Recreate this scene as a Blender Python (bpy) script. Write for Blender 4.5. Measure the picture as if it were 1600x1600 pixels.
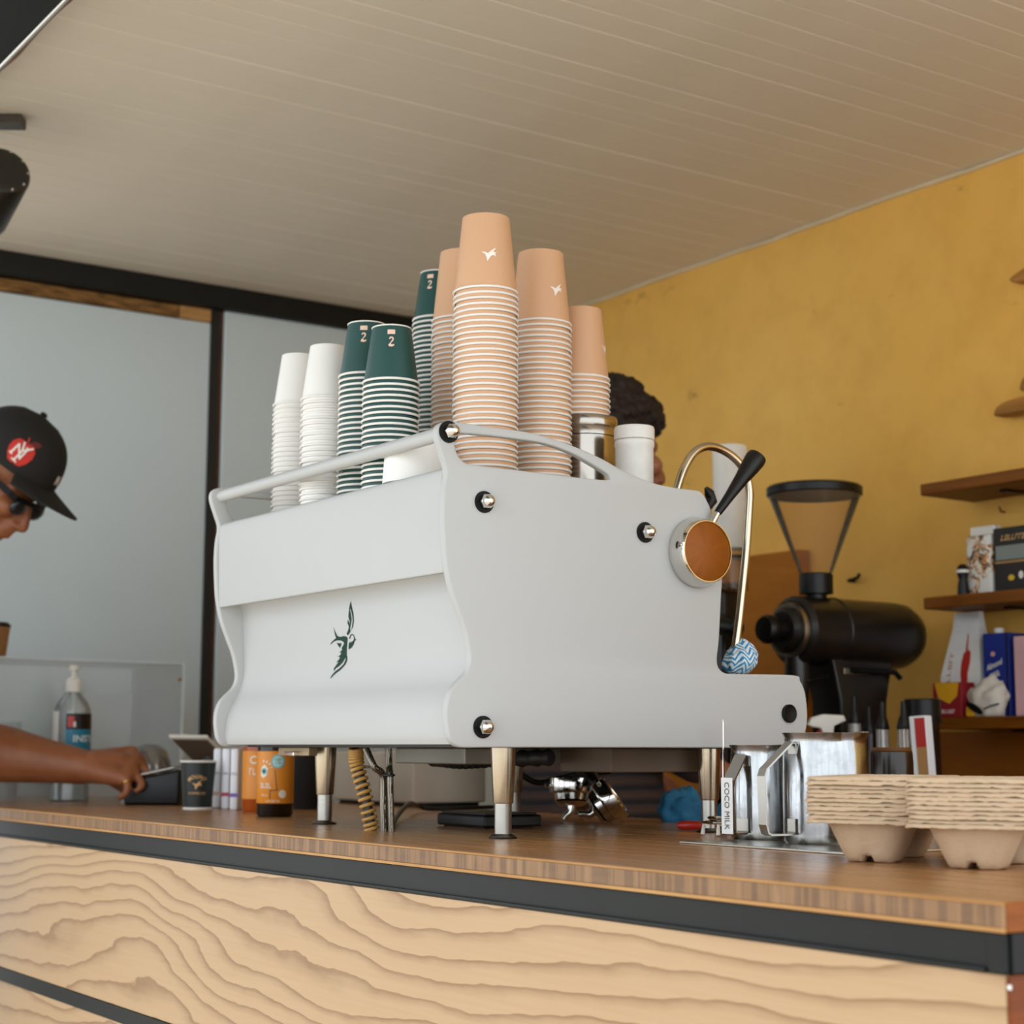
import bpy, bmesh, math, random
from mathutils import Vector, Matrix, noise as mnoise
random.seed(7)
scene = bpy.context.scene
for o in list(bpy.data.objects): bpy.data.objects.remove(o)
COL = scene.collection

# ------------------------------------------------------------------ camera
FPX = 2700.0                      # focal length in pixels of the 1600 px frame
CAM = Vector((0.0, 0.0, 1.162))
_p = math.atan(372.0/FPX); _a = math.atan(1830.0/math.hypot(FPX, 372.0)); _r = 0.004
HD = Vector((-math.cos(_a), math.sin(_a), 0)); RT0 = Vector((math.sin(_a), math.cos(_a), 0)); ZZ = Vector((0, 0, 1))
FW = HD*math.cos(_p) + ZZ*math.sin(_p); UP0 = -HD*math.sin(_p) + ZZ*math.cos(_p)
RT = RT0*math.cos(_r) + UP0*math.sin(_r); UP = UP0*math.cos(_r) - RT0*math.sin(_r)
cd = bpy.data.cameras.new('camera'); cam = bpy.data.objects.new('camera', cd); COL.objects.link(cam)
M = Matrix((RT, UP, -FW)).transposed().to_4x4(); M.translation = CAM
cam.matrix_world = M
cd.sensor_width = 36; cd.lens = 36*FPX/1600; cd.clip_start = 0.05
cd.dof.use_dof = True; cd.dof.focus_distance = 2.15; cd.dof.aperture_fstop = 6.3
scene.camera = cam

def P(px, py, X=None, Y=None, Z=None, D=None):
    """pixel -> world point on the plane X=, Y=, Z= or at horizontal depth D="""
    v = FW*FPX + RT*(px-800) - UP*(py-800)
    if X is not None: t = (X-CAM.x)/v.x
    elif Y is not None: t = (Y-CAM.y)/v.y
    elif Z is not None: t = (Z-CAM.z)/v.z
    else: t = D/v.dot(HD)
    return CAM + v*t

# ------------------------------------------------------------------ world, light, exposure
w = bpy.data.worlds.new('sky'); scene.world = w; w.use_nodes = True
bg = w.node_tree.nodes['Background']; bg.inputs[0].default_value = (0.89, 0.95, 1.0, 1); bg.inputs[1].default_value = 1.3
sl = bpy.data.lights.new('sun', 'SUN'); sl.energy = 2.6; sl.angle = math.radians(12); sl.color = (1, .95, .88)
so = bpy.data.objects.new('sun', sl); COL.objects.link(so); so.rotation_euler = (math.radians(36), 0, math.radians(8))
vs = scene.view_settings; vs.view_transform = 'Standard'; vs.look = 'None'; vs.gamma = 1; vs.exposure = 0.8
vs.use_curve_mapping = False

# ------------------------------------------------------------------ materials
def lin(c):
    if isinstance(c, str):
        c = c.lstrip('#'); c = [int(c[i:i+2], 16)/255 for i in (0, 2, 4)]
    return tuple((x/12.92 if x <= .04045 else ((x+.055)/1.055)**2.4) for x in c)+(1,)
class NT:
    def __init__(s, name):
        s.m = bpy.data.materials.new(name); s.m.use_nodes = True
        s.t = s.m.node_tree; s.b = s.t.nodes['Principled BSDF']; s.out = s.t.nodes['Material Output']
    def n(s, typ, **kw):
        nd = s.t.nodes.new(typ)
        for k, v in kw.items():
            if k.startswith('i_'):
                key = k[2:]; key = int(key) if key.isdigit() else key.replace('_', ' ')
                nd.inputs[key].default_value = v
            else: setattr(nd, k, v)
        return nd
    def l(s, a, b): s.t.links.new(a, b)
    def coord(s, scale=(1, 1, 1), rot=(0, 0, 0)):
        tc = s.n('ShaderNodeTexCoord'); mp = s.n('ShaderNodeMapping'); mp.inputs['Scale'].default_value = scale
        mp.inputs['Rotation'].default_value = rot
        s.l(tc.outputs['Object'], mp.inputs['Vector']); return mp.outputs[0]
    def noise(s, vec, scale=5, detail=4, rough=.55, dist=0):
        n = s.n('ShaderNodeTexNoise'); n.inputs['Scale'].default_value = scale; n.inputs['Detail'].default_value = detail
        n.inputs['Roughness'].default_value = rough; n.inputs['Distortion'].default_value = dist
        s.l(vec, n.inputs['Vector']); return n.outputs['Fac']
    def ramp(s, fac, stops, interp='LINEAR'):
        r = s.n('ShaderNodeValToRGB'); r.color_ramp.interpolation = interp; e = r.color_ramp.elements
        while len(e) > 1: e.remove(e[-1])
        e[0].position = stops[0][0]; e[0].color = stops[0][1]
        for p, c in stops[1:]:
            x = e.new(p); x.color = c
        s.l(fac, r.inputs[0]); return r.outputs[0]
    def math(s, op, a, b=None):
        n = s.n('ShaderNodeMath', operation=op)
        for i, v in enumerate((a, b)):
            if v is None: continue
            if isinstance(v, (int, float)): n.inputs[i].default_value = v
            else: s.l(v, n.inputs[i])
        return n.outputs[0]
    def mix(s, fac, a, b, mode='MIX'):
        n = s.n('ShaderNodeMix', data_type='RGBA', blend_type=mode)
        for i, v in ((0, fac), (6, a), (7, b)):
            if isinstance(v, (int, float, tuple)): n.inputs[i].default_value = v
            else: s.l(v, n.inputs[i])
        return n.outputs[2]
    def bump(s, h, strength=.2, dist=.002):
        n = s.n('ShaderNodeBump'); n.inputs['Strength'].default_value = strength; n.inputs['Distance'].default_value = dist
        s.l(h, n.inputs['Height']); s.l(n.outputs[0], s.b.inputs['Normal'])
    def set(s, **kw):
        for k, v in kw.items():
            k = {'rough': 'Roughness', 'metal': 'Metallic', 'spec': 'Specular IOR Level', 'coat': 'Coat Weight', 'sss': 'Subsurface Weight', 'sheen': 'Sheen Weight', 'aniso': 'Anisotropic', 'trans': 'Transmission Weight'}[k]
            s.b.inputs[k].default_value = v
        return s
    def color(s, c):
        if isinstance(c, (tuple, str)):
            s.b.inputs['Base Color'].default_value = lin(c) if isinstance(c, str) else c
        else: s.l(c, s.b.inputs['Base Color'])
        return s
MATS = {}
def mat(name, col='#808080', rough=.5, metal=0, var=.08, vscale=12, bump=0, bscale=60, **kw):
    """plain procedural material: a colour with slight noise variation and optional relief"""
    if name in MATS: return MATS[name]
    t = NT(name); v = t.coord(); n = t.noise(v, vscale, 4)
    c = lin(col); lo = tuple(x*(1-var) for x in c[:3])+(1,); hi = tuple(min(1, x*(1+var)) for x in c[:3])+(1,)
    t.color(t.ramp(n, [(.3, lo), (.7, hi)])); t.set(rough=rough, metal=metal, **kw)
    if bump: t.bump(t.noise(v, bscale, 5), bump)
    MATS[name] = t.m; return t.m
def glassy(name, tint='#ffffff', refl=.12, dens=0.0, rough=.03, ior=1.45):
    if name in MATS: return MATS[name]
    t = NT(name); tr = t.n('ShaderNodeBsdfTransparent'); tr.inputs[0].default_value = lin(tint)
    gl = t.n('ShaderNodeBsdfGlossy'); gl.inputs['Roughness'].default_value = rough
    fr = t.n('ShaderNodeFresnel'); fr.inputs[0].default_value = ior
    mx = t.n('ShaderNodeMixShader'); t.l(t.math('ADD', fr.outputs[0], refl*.3), mx.inputs[0]); t.l(tr.outputs[0], mx.inputs[1]); t.l(gl.outputs[0], mx.inputs[2])
    last = mx.outputs[0]
    if dens:
        df = t.n('ShaderNodeBsdfDiffuse'); df.inputs[0].default_value = lin(tint)
        m2 = t.n('ShaderNodeMixShader'); m2.inputs[0].default_value = dens
        t.l(last, m2.inputs[1]); t.l(df.outputs[0], m2.inputs[2]); last = m2.outputs[0]
    t.l(last, t.out.inputs[0]); MATS[name] = t.m; return t.m

# ------------------------------------------------------------------ mesh helpers
def mesh_from(bm, name='mesh'):
    me = bpy.data.meshes.new(name); bm.to_mesh(me); bm.free(); return me
def O(name, bm, m=None, parent=None, smooth=False, label=None, cat=None, group=None, kind=None, world=False, angle=40):
    """link one mesh object; child meshes are in the parent's local frame unless world=True"""
    me = bm if isinstance(bm, bpy.types.Mesh) else mesh_from(bm, name)
    o = bpy.data.objects.new(name, me); COL.objects.link(o)
    if m is not None and not me.materials: me.materials.append(m)
    if smooth:
        me.shade_smooth()
        if angle:
            try: me.set_sharp_from_angle(angle=math.radians(angle))
            except Exception: pass
    if parent is not None:
        o.parent = parent
        if world: o.matrix_parent_inverse = parent.matrix_basis.inverted()
    tag(o, label, cat, group, kind); return o
def tag(o, label=None, cat=None, group=None, kind=None):
    if label: o['label'] = label
    if cat: o['category'] = cat
    if group: o['group'] = group
    if kind: o['kind'] = kind
    return o
def T(name, loc, label, cat, group=None, rz=0, rot=None):
    o = bpy.data.objects.new(name, None); COL.objects.link(o); o.empty_display_size = .05
    o.location = loc; o.rotation_euler = rot if rot else (0, 0, rz); tag(o, label, cat, group); return o
def dup(o, loc=None, parent=None, label=None, group=None, rz=None):
    c = o.copy(); COL.objects.link(c)
    if parent is not None: c.parent = parent
    if loc is not None: c.location = loc
    if rz is not None: c.rotation_euler = (0, 0, rz)
    tag(c, label, None, group)
    for ch in o.children: dup(ch, parent=c)
    return c
def box(bm, lo, hi, bev=0, seg=2, mtx=None):
    r = bmesh.ops.create_cube(bm, size=1); vs = r['verts']
    for v in vs:
        v.co = Vector([lo[i]+(v.co[i]+.5)*(hi[i]-lo[i]) for i in range(3)])
    if bev:
        es = list({e for v in vs for e in v.link_edges})
        q = bmesh.ops.bevel(bm, geom=es, offset=bev, segments=seg, affect='EDGES', profile=.5)
        vs = list({v for f in q['faces'] for v in f.verts} | {v for v in vs if v.is_valid})
    if mtx is not None:
        bmesh.ops.transform(bm, matrix=mtx, verts=[v for v in vs if v.is_valid])
    return bm
def nb(): return bmesh.new()
def bx(lo, hi, bev=0, seg=2): return box(nb(), lo, hi, bev, seg)
def lathe(prof, seg=32, bm=None, mtx=None, cap=True):
    """revolve (r, z) points about z"""
    bm = bm or nb(); rings = []
    for r, z in prof:
        if r < 1e-6: rings.append([bm.verts.new((0, 0, z))])
        else: rings.append([bm.verts.new((r*math.cos(2*math.pi*k/seg), r*math.sin(2*math.pi*k/seg), z)) for k in range(seg)])
    for a, b in zip(rings, rings[1:]):
        for k in range(seg):
            k2 = (k+1) % seg
            if len(a) == 1 and len(b) == 1: continue
            if len(a) == 1: bm.faces.new((a[0], b[k2], b[k]))
            elif len(b) == 1: bm.faces.new((a[k], a[k2], b[0]))
            else: bm.faces.new((a[k], a[k2], b[k2], b[k]))
    if mtx is not None: bmesh.ops.transform(bm, matrix=mtx, verts=[v for r in rings for v in r])
    bmesh.ops.recalc_face_normals(bm, faces=bm.faces) if cap else None
    return bm
def spline(pts, n=8, closed=False):
    """Catmull-Rom through points"""
    pts = [Vector(p) for p in pts]; out = []; N = len(pts)
    rng = range(N if closed else N-1)
    for i in rng:
        g = lambda k: pts[k % N] if closed else pts[max(0, min(N-1, k))]
        p0, p1, p2, p3 = g(i-1), g(i), g(i+1), g(i+2)
        for k in range(n):
            t = k/n
            out.append(.5*((2*p1)+(p2-p0)*t+(2*p0-5*p1+4*p2-p3)*t*t+(3*p1-p0-3*p2+p3)*t**3))
    if not closed: out.append(pts[-1])
    return out
def tube(pts, r, seg=12, bm=None, caps=True, flat=None):
    """sweep a circle (or a flat strip if flat=(w,t)) along points; r may be a list"""
    bm = bm or nb(); pts = [Vector(p) for p in pts]; N = len(pts)
    rs = r if isinstance(r, (list, tuple)) else [r]*N
    tan = [(pts[min(i+1, N-1)]-pts[max(i-1, 0)]).normalized() for i in range(N)]
    up = Vector((0, 0, 1))
    if abs(tan[0].dot(up)) > .9: up = Vector((1, 0, 0))
    nrm = (up-tan[0]*up.dot(tan[0])).normalized(); rings = []
    for i in range(N):
        nrm = (nrm-tan[i]*nrm.dot(tan[i])).normalized(); bn = tan[i].cross(nrm)
        rings.append([bm.verts.new(pts[i]+(nrm*math.cos(2*math.pi*k/seg)+bn*math.sin(2*math.pi*k/seg))*rs[i]) for k in range(seg)])
    for a, b in zip(rings, rings[1:]):
        for k in range(seg): bm.faces.new((a[k], a[(k+1) % seg], b[(k+1) % seg], b[k]))
    if caps:
        bm.faces.new(list(reversed(rings[0]))); bm.faces.new(rings[-1])
    return bm
def strip(pts, wdir, w, t, bm=None):
    """flat strap: rectangle section, width along wdir, thickness t in the bend plane"""
    bm = bm or nb(); pts = [Vector(p) for p in pts]; wd = Vector(wdir).normalized(); N = len(pts); rings = []
    for i in range(N):
        tn = (pts[min(i+1, N-1)]-pts[max(i-1, 0)]).normalized(); nn = tn.cross(wd).normalized()
        rings.append([bm.verts.new(pts[i]+wd*a*w/2+nn*b*t/2) for a, b in ((-1, -1), (1, -1), (1, 1), (-1, 1))])
    for a, b in zip(rings, rings[1:]):
        for k in range(4): bm.faces.new((a[k], a[(k+1) % 4], b[(k+1) % 4], b[k]))
    bm.faces.new(list(reversed(rings[0]))); bm.faces.new(rings[-1]); return bm
def prism(outlines, depth, bev=0, mp=None, res=2):
    """2-D outlines (first outer, others holes), extruded by depth; mp maps (x,y,z)->Vector"""
    cu = bpy.data.curves.new('c', 'CURVE'); cu.dimensions = '2D'; cu.fill_mode = 'BOTH' if depth else 'FRONT'
    cu.extrude = max(0, depth/2-bev); cu.bevel_depth = bev; cu.bevel_resolution = res
    if bev: cu.offset = -bev
    for ol in outlines:
        sp = cu.splines.new('POLY'); sp.points.add(len(ol)-1); sp.use_cyclic_u = True
        for p, q in zip(sp.points, ol): p.co = (q[0], q[1], 0, 1)
    ob = bpy.data.objects.new('c', cu); me = bpy.data.meshes.new_from_object(ob)
    bpy.data.objects.remove(ob); bpy.data.curves.remove(cu)
    bm = nb(); bm.from_mesh(me); bpy.data.meshes.remove(me); bmesh.ops.remove_doubles(bm, verts=bm.verts, dist=1e-6)
    if mp:
        for v in bm.verts: v.co = mp(*v.co)
    bmesh.ops.recalc_face_normals(bm, faces=bm.faces)
    return bm
def text(s, size=.01, depth=.0004, mp=None, align='CENTER', shear=0, bold=0):
    cu = bpy.data.curves.new('t', 'FONT'); cu.body = s; cu.size = size; cu.extrude = depth/2; cu.align_x = align; cu.align_y = 'CENTER'; cu.shear = shear; cu.offset = bold
    cu.resolution_u = 3
    ob = bpy.data.objects.new('t', cu); me = bpy.data.meshes.new_from_object(ob)
    bpy.data.objects.remove(ob); bpy.data.curves.remove(cu)
    bm = nb(); bm.from_mesh(me); bpy.data.meshes.remove(me)
    if mp:
        for v in bm.verts: v.co = mp(*v.co)
    return bm
def glyphs(n, w, h, mp, seed=1):
    """a line of unreadable print: n upright strokes and crossbars w wide and h tall, centred"""
    rnd = random.Random(seed); bm = nb(); cw_ = w/n
    def q(x0, y0, x1, y1): bm.faces.new([bm.verts.new(mp(a, b, 0)) for a, b in ((x0, y0), (x1, y0), (x1, y1), (x0, y1))])
    for i in range(n):
        x = -w/2+cw_*i; t = cw_*.2; q(x+t*.4, -h/2, x+t*1.5, h/2)
        k = rnd.choice((0, 1, 2))
        if k != 1: q(x+t*1.6, h/2-h*.2, x+cw_*.82, h/2)
        if k != 0: q(x+t*1.6, -h/2, x+cw_*.82, -h/2+h*.2)
        if k == 2: q(x+cw_*.62, -h/2+h*.22, x+cw_*.82, h/2-h*.22)
    return bm
def merge(*bms):
    out = nb()
    for b in bms:
        me = mesh_from(b); out.from_mesh(me); bpy.data.meshes.remove(me)
    return out
def fine(bm, L):
    """split long edges so that flat shapes can be wrapped round a curve"""
    for _ in range(4):
        es = [e for e in bm.edges if e.calc_length() > L]
        if not es: break
        bmesh.ops.subdivide_edges(bm, edges=es, cuts=1)
        bmesh.ops.triangulate(bm, faces=[f for f in bm.faces if len(f.verts) > 4])
    return bm
def wrap(bm, rad, ang=0, z0=0, flip=False):
    """wrap a flat (x,y) shape round the z axis at angle ang; rad(z) gives the radius"""
    for v in bm.verts:
        x, y, z = v.co; r = rad(z0+y)+z; a = ang+x/max(r, 1e-4)
        v.co = Vector((r*math.cos(a), r*math.sin(a), z0+y))
    return bm
def poly(pts2, mp, n=1):
    """a flat filled outline"""
    return prism([pts2], 0, 0, mp)
def remesh(bm, voxel, smooth=6, name='body', fac=.5):
    me = mesh_from(bm); ob = bpy.data.objects.new('r', me); COL.objects.link(ob)
    md = ob.modifiers.new('r', 'REMESH'); md.mode = 'VOXEL'; md.voxel_size = voxel
    if smooth:
        ms = ob.modifiers.new('s', 'SMOOTH'); ms.iterations = smooth; ms.factor = fac
    dg = bpy.context.evaluated_depsgraph_get()
    out = bpy.data.meshes.new_from_object(ob.evaluated_get(dg)); bpy.data.objects.remove(ob); bpy.data.meshes.remove(me)
    out.name = name; return out
def capsule(bm, a, b, ra, rb, seg=16):
    """tapered limb with round ends"""
    a = Vector(a); b = Vector(b); d = (b-a)
    L = d.length; d = d.normalized() if L > 1e-6 else Vector((0, 0, 1)); prof = []
    for k in range(7): t = math.pi/2*(1-k/6); prof.append((ra*math.cos(t) if k else 0, -ra*math.sin(t)))
    for k in range(7): t = math.pi/2*k/6; prof.append((rb*math.cos(t) if k < 6 else 0, L+rb*math.sin(t)))
    mt = Matrix.Translation(a) @ d.to_track_quat('Z', 'Y').to_matrix().to_4x4()
    return lathe(prof, seg, bm, mt)
def ellipsoid(bm, c, s, mtx=None, seg=20):
    r = bmesh.ops.create_uvsphere(bm, u_segments=seg, v_segments=seg//2+2, radius=1)
    m = Matrix.Translation(c) @ Matrix.Diagonal((*s, 1))
    bmesh.ops.transform(bm, matrix=(mtx @ m) if mtx is not None else m, verts=r['verts']); return bm
# ------------------------------------------------------------------ shared materials
def m_wall():
    t = NT('yellow_plaster'); v = t.coord(); n = t.noise(v, 1.6, 5); n2 = t.noise(v, 9, 6, .65); n3 = t.noise(t.coord((1, 1, 2.2)), 3.2, 8, .7, .6)
    c = t.ramp(n, [(.3, lin('#e6b04e')), (.7, lin('#efbf64'))])
    c = t.mix(t.ramp(n2, [(.45, (0, 0, 0, 1)), (.8, (.28, .28, .28, 1))]), c, lin('#b07a2a'))
    st = t.ramp(n3, [(.32, (1, 1, 1, 1)), (.38, (0, 0, 0, 1))]); c = t.mix(t.math('MULTIPLY', st, .55), c, lin('#8a6422'))
    t.color(c).set(rough=.8); t.bump(n2, .25, .004); return t.m
def m_ceiling():
    t = NT('painted_ceiling_board'); v = t.coord(); n = t.noise(v, 2, 3)
    t.color(t.ramp(n, [(.3, lin('#d9cfbf')), (.7, lin('#e2d9ca'))])).set(rough=.42); return t.m
def m_pine():
    t = NT('pine_plywood'); tc = t.n('ShaderNodeTexCoord'); sep = t.n('ShaderNodeSeparateXYZ'); t.l(tc.outputs['Object'], sep.inputs[0])
    a = t.noise(t.coord((.75, .75, 2.6)), 1.25, 2, .4); b = t.noise(t.coord((7, 7, 16)), 1.3, 3, .5)
    h = t.math('ADD', t.math('MULTIPLY', sep.outputs[2], 32.0), t.math('MULTIPLY', a, 15.0))
    h = t.math('ADD', h, t.math('MULTIPLY', b, .75)); f = t.math('FRACT', h)
    g = t.ramp(f, [(0, (.05, .05, .05, 1)), (.55, (.12, .12, .12, 1)), (.80, (.42, .42, .42, 1)), (.93, (.85, .85, .85, 1)), (.985, (.9, .9, .9, 1)), (1, (.05, .05, .05, 1))])
    c = t.mix(g, lin('#b9976f'), lin('#7a5020')); fi = t.noise(t.coord((6, 6, 240)), 1.0, 3)
    c = t.mix(t.math('MULTIPLY', fi, .35), c, lin('#c6ad8a'))
    vo = t.n('ShaderNodeTexVoronoi'); vo.inputs['Scale'].default_value = 3.0; t.l(t.coord((1, 1, 1.9)), vo.inputs['Vector'])
    k = t.ramp(vo.outputs['Distance'], [(.05, (1, 1, 1, 1)), (.09, (0, 0, 0, 1))]); c = t.mix(t.math('MULTIPLY', k, .7), c, lin('#8a5e2c'))
    t.color(c).set(rough=.45); t.bump(fi, .08, .001); return t.m
def m_top():
    t = NT('bamboo_laminate_top'); v = t.coord((2.5, 34, 34)); n = t.noise(v, 2.2, 5, .6); n2 = t.noise(t.coord(), 5, 4)
    c = t.ramp(n, [(.25, lin('#8a5c32')), (.5, lin('#a87748')), (.75, lin('#bd8e5a'))])
    c = t.mix(t.math('MULTIPLY', n2, .3), c, lin('#a87f55')); t.color(c).set(rough=.27); t.bump(n, .05, .001); return t.m
def m_edge():
    t = NT('bamboo_edge_band'); w1 = t.noise(t.coord((95, 1, 2)), 1.3, 2, .6); w2 = t.noise(t.coord((14, 1, 60)), 1.5, 4)
    c = t.ramp(w1, [(.28, lin('#5e4026')), (.48, lin('#7f5c3a')), (.62, lin('#8f6c48')), (.78, lin('#ab8b66'))], 'CONSTANT')
    c = t.mix(t.math('MULTIPLY', w2, .5), c, lin('#9a764e')); t.color(c).set(rough=.5); return t.m
def m_wood(name, a, b, rough=.5, sc=(3, 30, 30), spec=.25):
    if name in MATS: return MATS[name]
    t = NT(name); n = t.noise(t.coord(sc), 1.6, 5, .6, .4); t.color(t.ramp(n, [(.3, lin(a)), (.7, lin(b))])).set(rough=rough, spec=spec); t.bump(n, .1, .001)
    MATS[name] = t.m; return t.m
def m_brushed(name='brushed_steel', col='#b9b4aa', rough=.26, sc=(1, 1, 160)):
    if name in MATS: return MATS[name]
    t = NT(name); n = t.noise(t.coord(sc), 3, 3); t.color(lin(col)).set(metal=1)
    t.l(t.math('MULTIPLY_ADD', n, .16), t.b.inputs['Roughness']); t.t.nodes[-1].inputs[2].default_value = rough-.08
    MATS[name] = t.m; return t.m
YEL = m_wall(); CEI = m_ceiling(); PINE = m_pine(); TOPM = m_top(); EDGE = m_edge()
BLACK = mat('black_painted_steel', '#10120f', .5, var=.25, vscale=9, bump=.06, spec=.3)
BLKP = mat('black_plastic', '#090909', .38, spec=.35)
CHROME = mat('polished_chrome', '#d8d6d0', .09, 1, var=.02)
STEEL = m_brushed(); DARKM = mat('dark_machine_steel', '#3a3632', .4, .6)
WHITE = mat('white_powder_coat', '#b7b8b7', .55, var=.015, vscale=3)
GREYP = mat('grey_door_panel', '#cbd9de', .5, var=.03, vscale=1.5)
SHELF = m_wood('dark_shelf_wood', '#623300', '#844c08'); ORWOOD = m_wood('orange_lit_wood', '#5a2400', '#823e00', .4, (3, 3, 40))  # ORWOOD: wood with the orange light on the counter end put into its colour

# ------------------------------------------------------------------ setting
CT = 1.05                 # counter top height
YW, XL, XR, ZC = 2.80, -4.25, -0.20, 2.40
flo = mat('concrete_floor', '#aaa294', .7, var=.12, vscale=3, bump=.1)
O('floor', bx((-9, -7, -.1), (7, 3.2, 0)), flo, kind='structure')
wb = O('wall_back', bx((XL-.1, YW, 0), (XR+.1, YW+.1, 2.6)), YEL, kind='structure')
wl = O('wall_left', bx((XL-.12, .9, 0), (XL-.02, YW, 2.6)), mat('dark_frame_wall', '#3b3128', .6), kind='structure')
ce = O('ceiling', bx((XL-.1, .84, ZC+.010), (XR+.1, YW+.1, ZC+.06)), mat('ceiling_backing', '#e9e2d6', .5), kind='structure')
pw = .0675; pb = nb(); box(pb, (-pw/2+.0002, 0, 0), (pw/2-.0002, YW-.86, .0095), .0022, 1); pm = mesh_from(pb, 'plank'); pm.materials.append(CEI)
nx = int((XR-XL)/pw)
for i in range(nx+1):
    o = bpy.data.objects.new('plank', pm); COL.objects.link(o); o.parent = ce; o.location = (XL+pw*(i+.5), .86, ZC+random.uniform(-.0006, .0006))
# cornice bead between ceiling and yellow wall
cb = tube([(XL+.02+k*.12, YW-.004, ZC-.004+random.uniform(-.002, .002)) for k in range(31)], .005, 6)
O('trim_1', cb, mat('cream_sealant_bead', '#d8c7a4', .6), kind='structure', smooth=True)
# steel beam over the left wall, timber packer, door leaves, post
O('trim_2', bx((XL, .9, ZC-.062), (XL+.05, YW, ZC-.001), .003), BLACK, kind='structure')
def yl(px, py=600): return P(px, py, X=XL).y
yp0, yp1 = yl(317, 800), yl(330, 800)
tr = T('timber_packer', (XL, 1.5, ZC-.1), 'rough bare timber strip between black steel beam and grey door leaf', 'timber')
O('board', bx((XL, .95, ZC-.096), (XL+.02, yl(276, 480), ZC-.064), .002), m_wood('rough_timber', '#3a2410', '#a97c48', .8, (4, 9, 60)), tr, world=True)
O('board', bx((XL, yl(277, 480), ZC-.098), (XL+.024, yp0-.002, ZC-.064), .002), m_wood('fresh_timber', '#a87c4a', '#c79a62', .8, (4, 9, 60)), tr, world=True)
O('door_1', bx((XL-.015, .92, .01), (XL+.018, yp0, ZC-.1), .003), GREYP, kind='structure')
O('door_2', bx((XL-.015, yp1+.012, .01), (XL+.030, YW-.002, ZC-.063), .003), GREYP, kind='structure')
O('trim_3', bx((XL, yp0+.001, .0), (XL+.026, yp1, ZC-.063), .001), mat('black_door_post', '#0d0c0b', .5), kind='structure')
O('trim_4', bx((XL, yp1+.001, .0), (XL+.02, yp1+.011, ZC-.063), .001), m_wood('brown_stop', '#4a2a18', '#6a4024'), kind='structure')
# front header over the open side, with a conduit and a cable clipped to its inner edge
YH = P(45, 57, Z=ZC-.064).y
O('trim_5', bx((XL, YH-.10, ZC-.07), (XR, YH-.006, ZC+.12), .003), BLACK, kind='structure')
aw = T('sky_shade_awning', (-1.7, .1, 2.45), 'grey awning added to cut sky light in front of the black header beam', 'awning')  # added awning, keeps upper sky light off the counter and machine front
O('panel', prism([[(YH-.105, 2.43), (YH-.105, 2.47), (-.75, 2.70), (-.75, 2.66)]], XR-XL, 0, lambda a, b, c: Vector(((XR+XL)/2+c, a, b))), mat('sky_shade_sheet', '#8d8a84', .5), aw, world=True)
O('edge_frame', bx((XL, -.79, 2.64), (XR, -.752, 2.71), .003), BLACK, aw, world=True)
cd_ = T('conduit', (-2.9, 1.01, ZC-.06), 'thin polished conduit with brown cable along black header beam', 'conduit')
O('tube', tube([(XL+.05, YH, ZC-.064), (XR-.05, YH, ZC-.064)], .0055, 10), CHROME, cd_, smooth=True, world=True)
pts = [(XL+.05+k*.072, YH+.011+.003*math.sin(k*1.7), ZC-.058+.002*math.sin(k*2.3)) for k in range(50)]
O('cable', tube(spline(pts, 3), .003, 8), mat('brown_cable', '#6a4218', .5), cd_, smooth=True, world=True)
for k in range(7):
    O('clip', bx((-4+k*.5, YH-.004, ZC-.072), (-3.985+k*.5, YH+.016, ZC-.052), .002), mat('pale_clip', '#c9a78a', .5), cd_, world=True)

# ceiling spotlight by the header
lp = P(6, 266, D=3.2); sp = T('ceiling_spotlight', P(-60, 175, Z=ZC), 'black can spotlight with riveted round end under the ceiling', 'lamp')
ax = (-RT0*.50 - ZZ*.30 + HD*.80).normalized(); q = ax.to_track_quat('Z', 'Y').to_matrix().to_4x4(); q.translation = lp
O('can', lathe([(0, -.004), (.040, -.004), (.050, 0), (.0535, .008), (.0535, .16), (.048, .165), (.048, .15), (0, .15)], 40, mtx=q), mat('black_lamp_enamel', '#1d1a16', .3), sp, smooth=True, world=True)
for k in range(10):
    a = 2*math.pi*k/10; O('rivet', lathe([(0, -.0052), (.0022, -.0045), (.003, -.003), (.003, 0)], 8, mtx=q @ Matrix.Translation((.045*math.cos(a), .045*math.sin(a), 0))), CHROME, sp, smooth=True, world=True)
bp = P(6, 182, Z=ZC)
bk = nb(); box(bk, (-.16, -.02, -.022), (.04, .02, -.001), .003, mtx=Matrix.Translation(bp) @ Matrix.Rotation(math.atan2(RT0.y, RT0.x), 4, 'Z'))
O('mounting_plate', bk, mat('grey_bracket', '#4a443c', .5), sp, world=True)
O('arm', tube([bp-RT0*.12-ZZ*.015, bp-RT0*.13-ZZ*.10, lp+ax*.09+RT0*.0], .007, 10), BLACK, sp, smooth=True, world=True)

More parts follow.
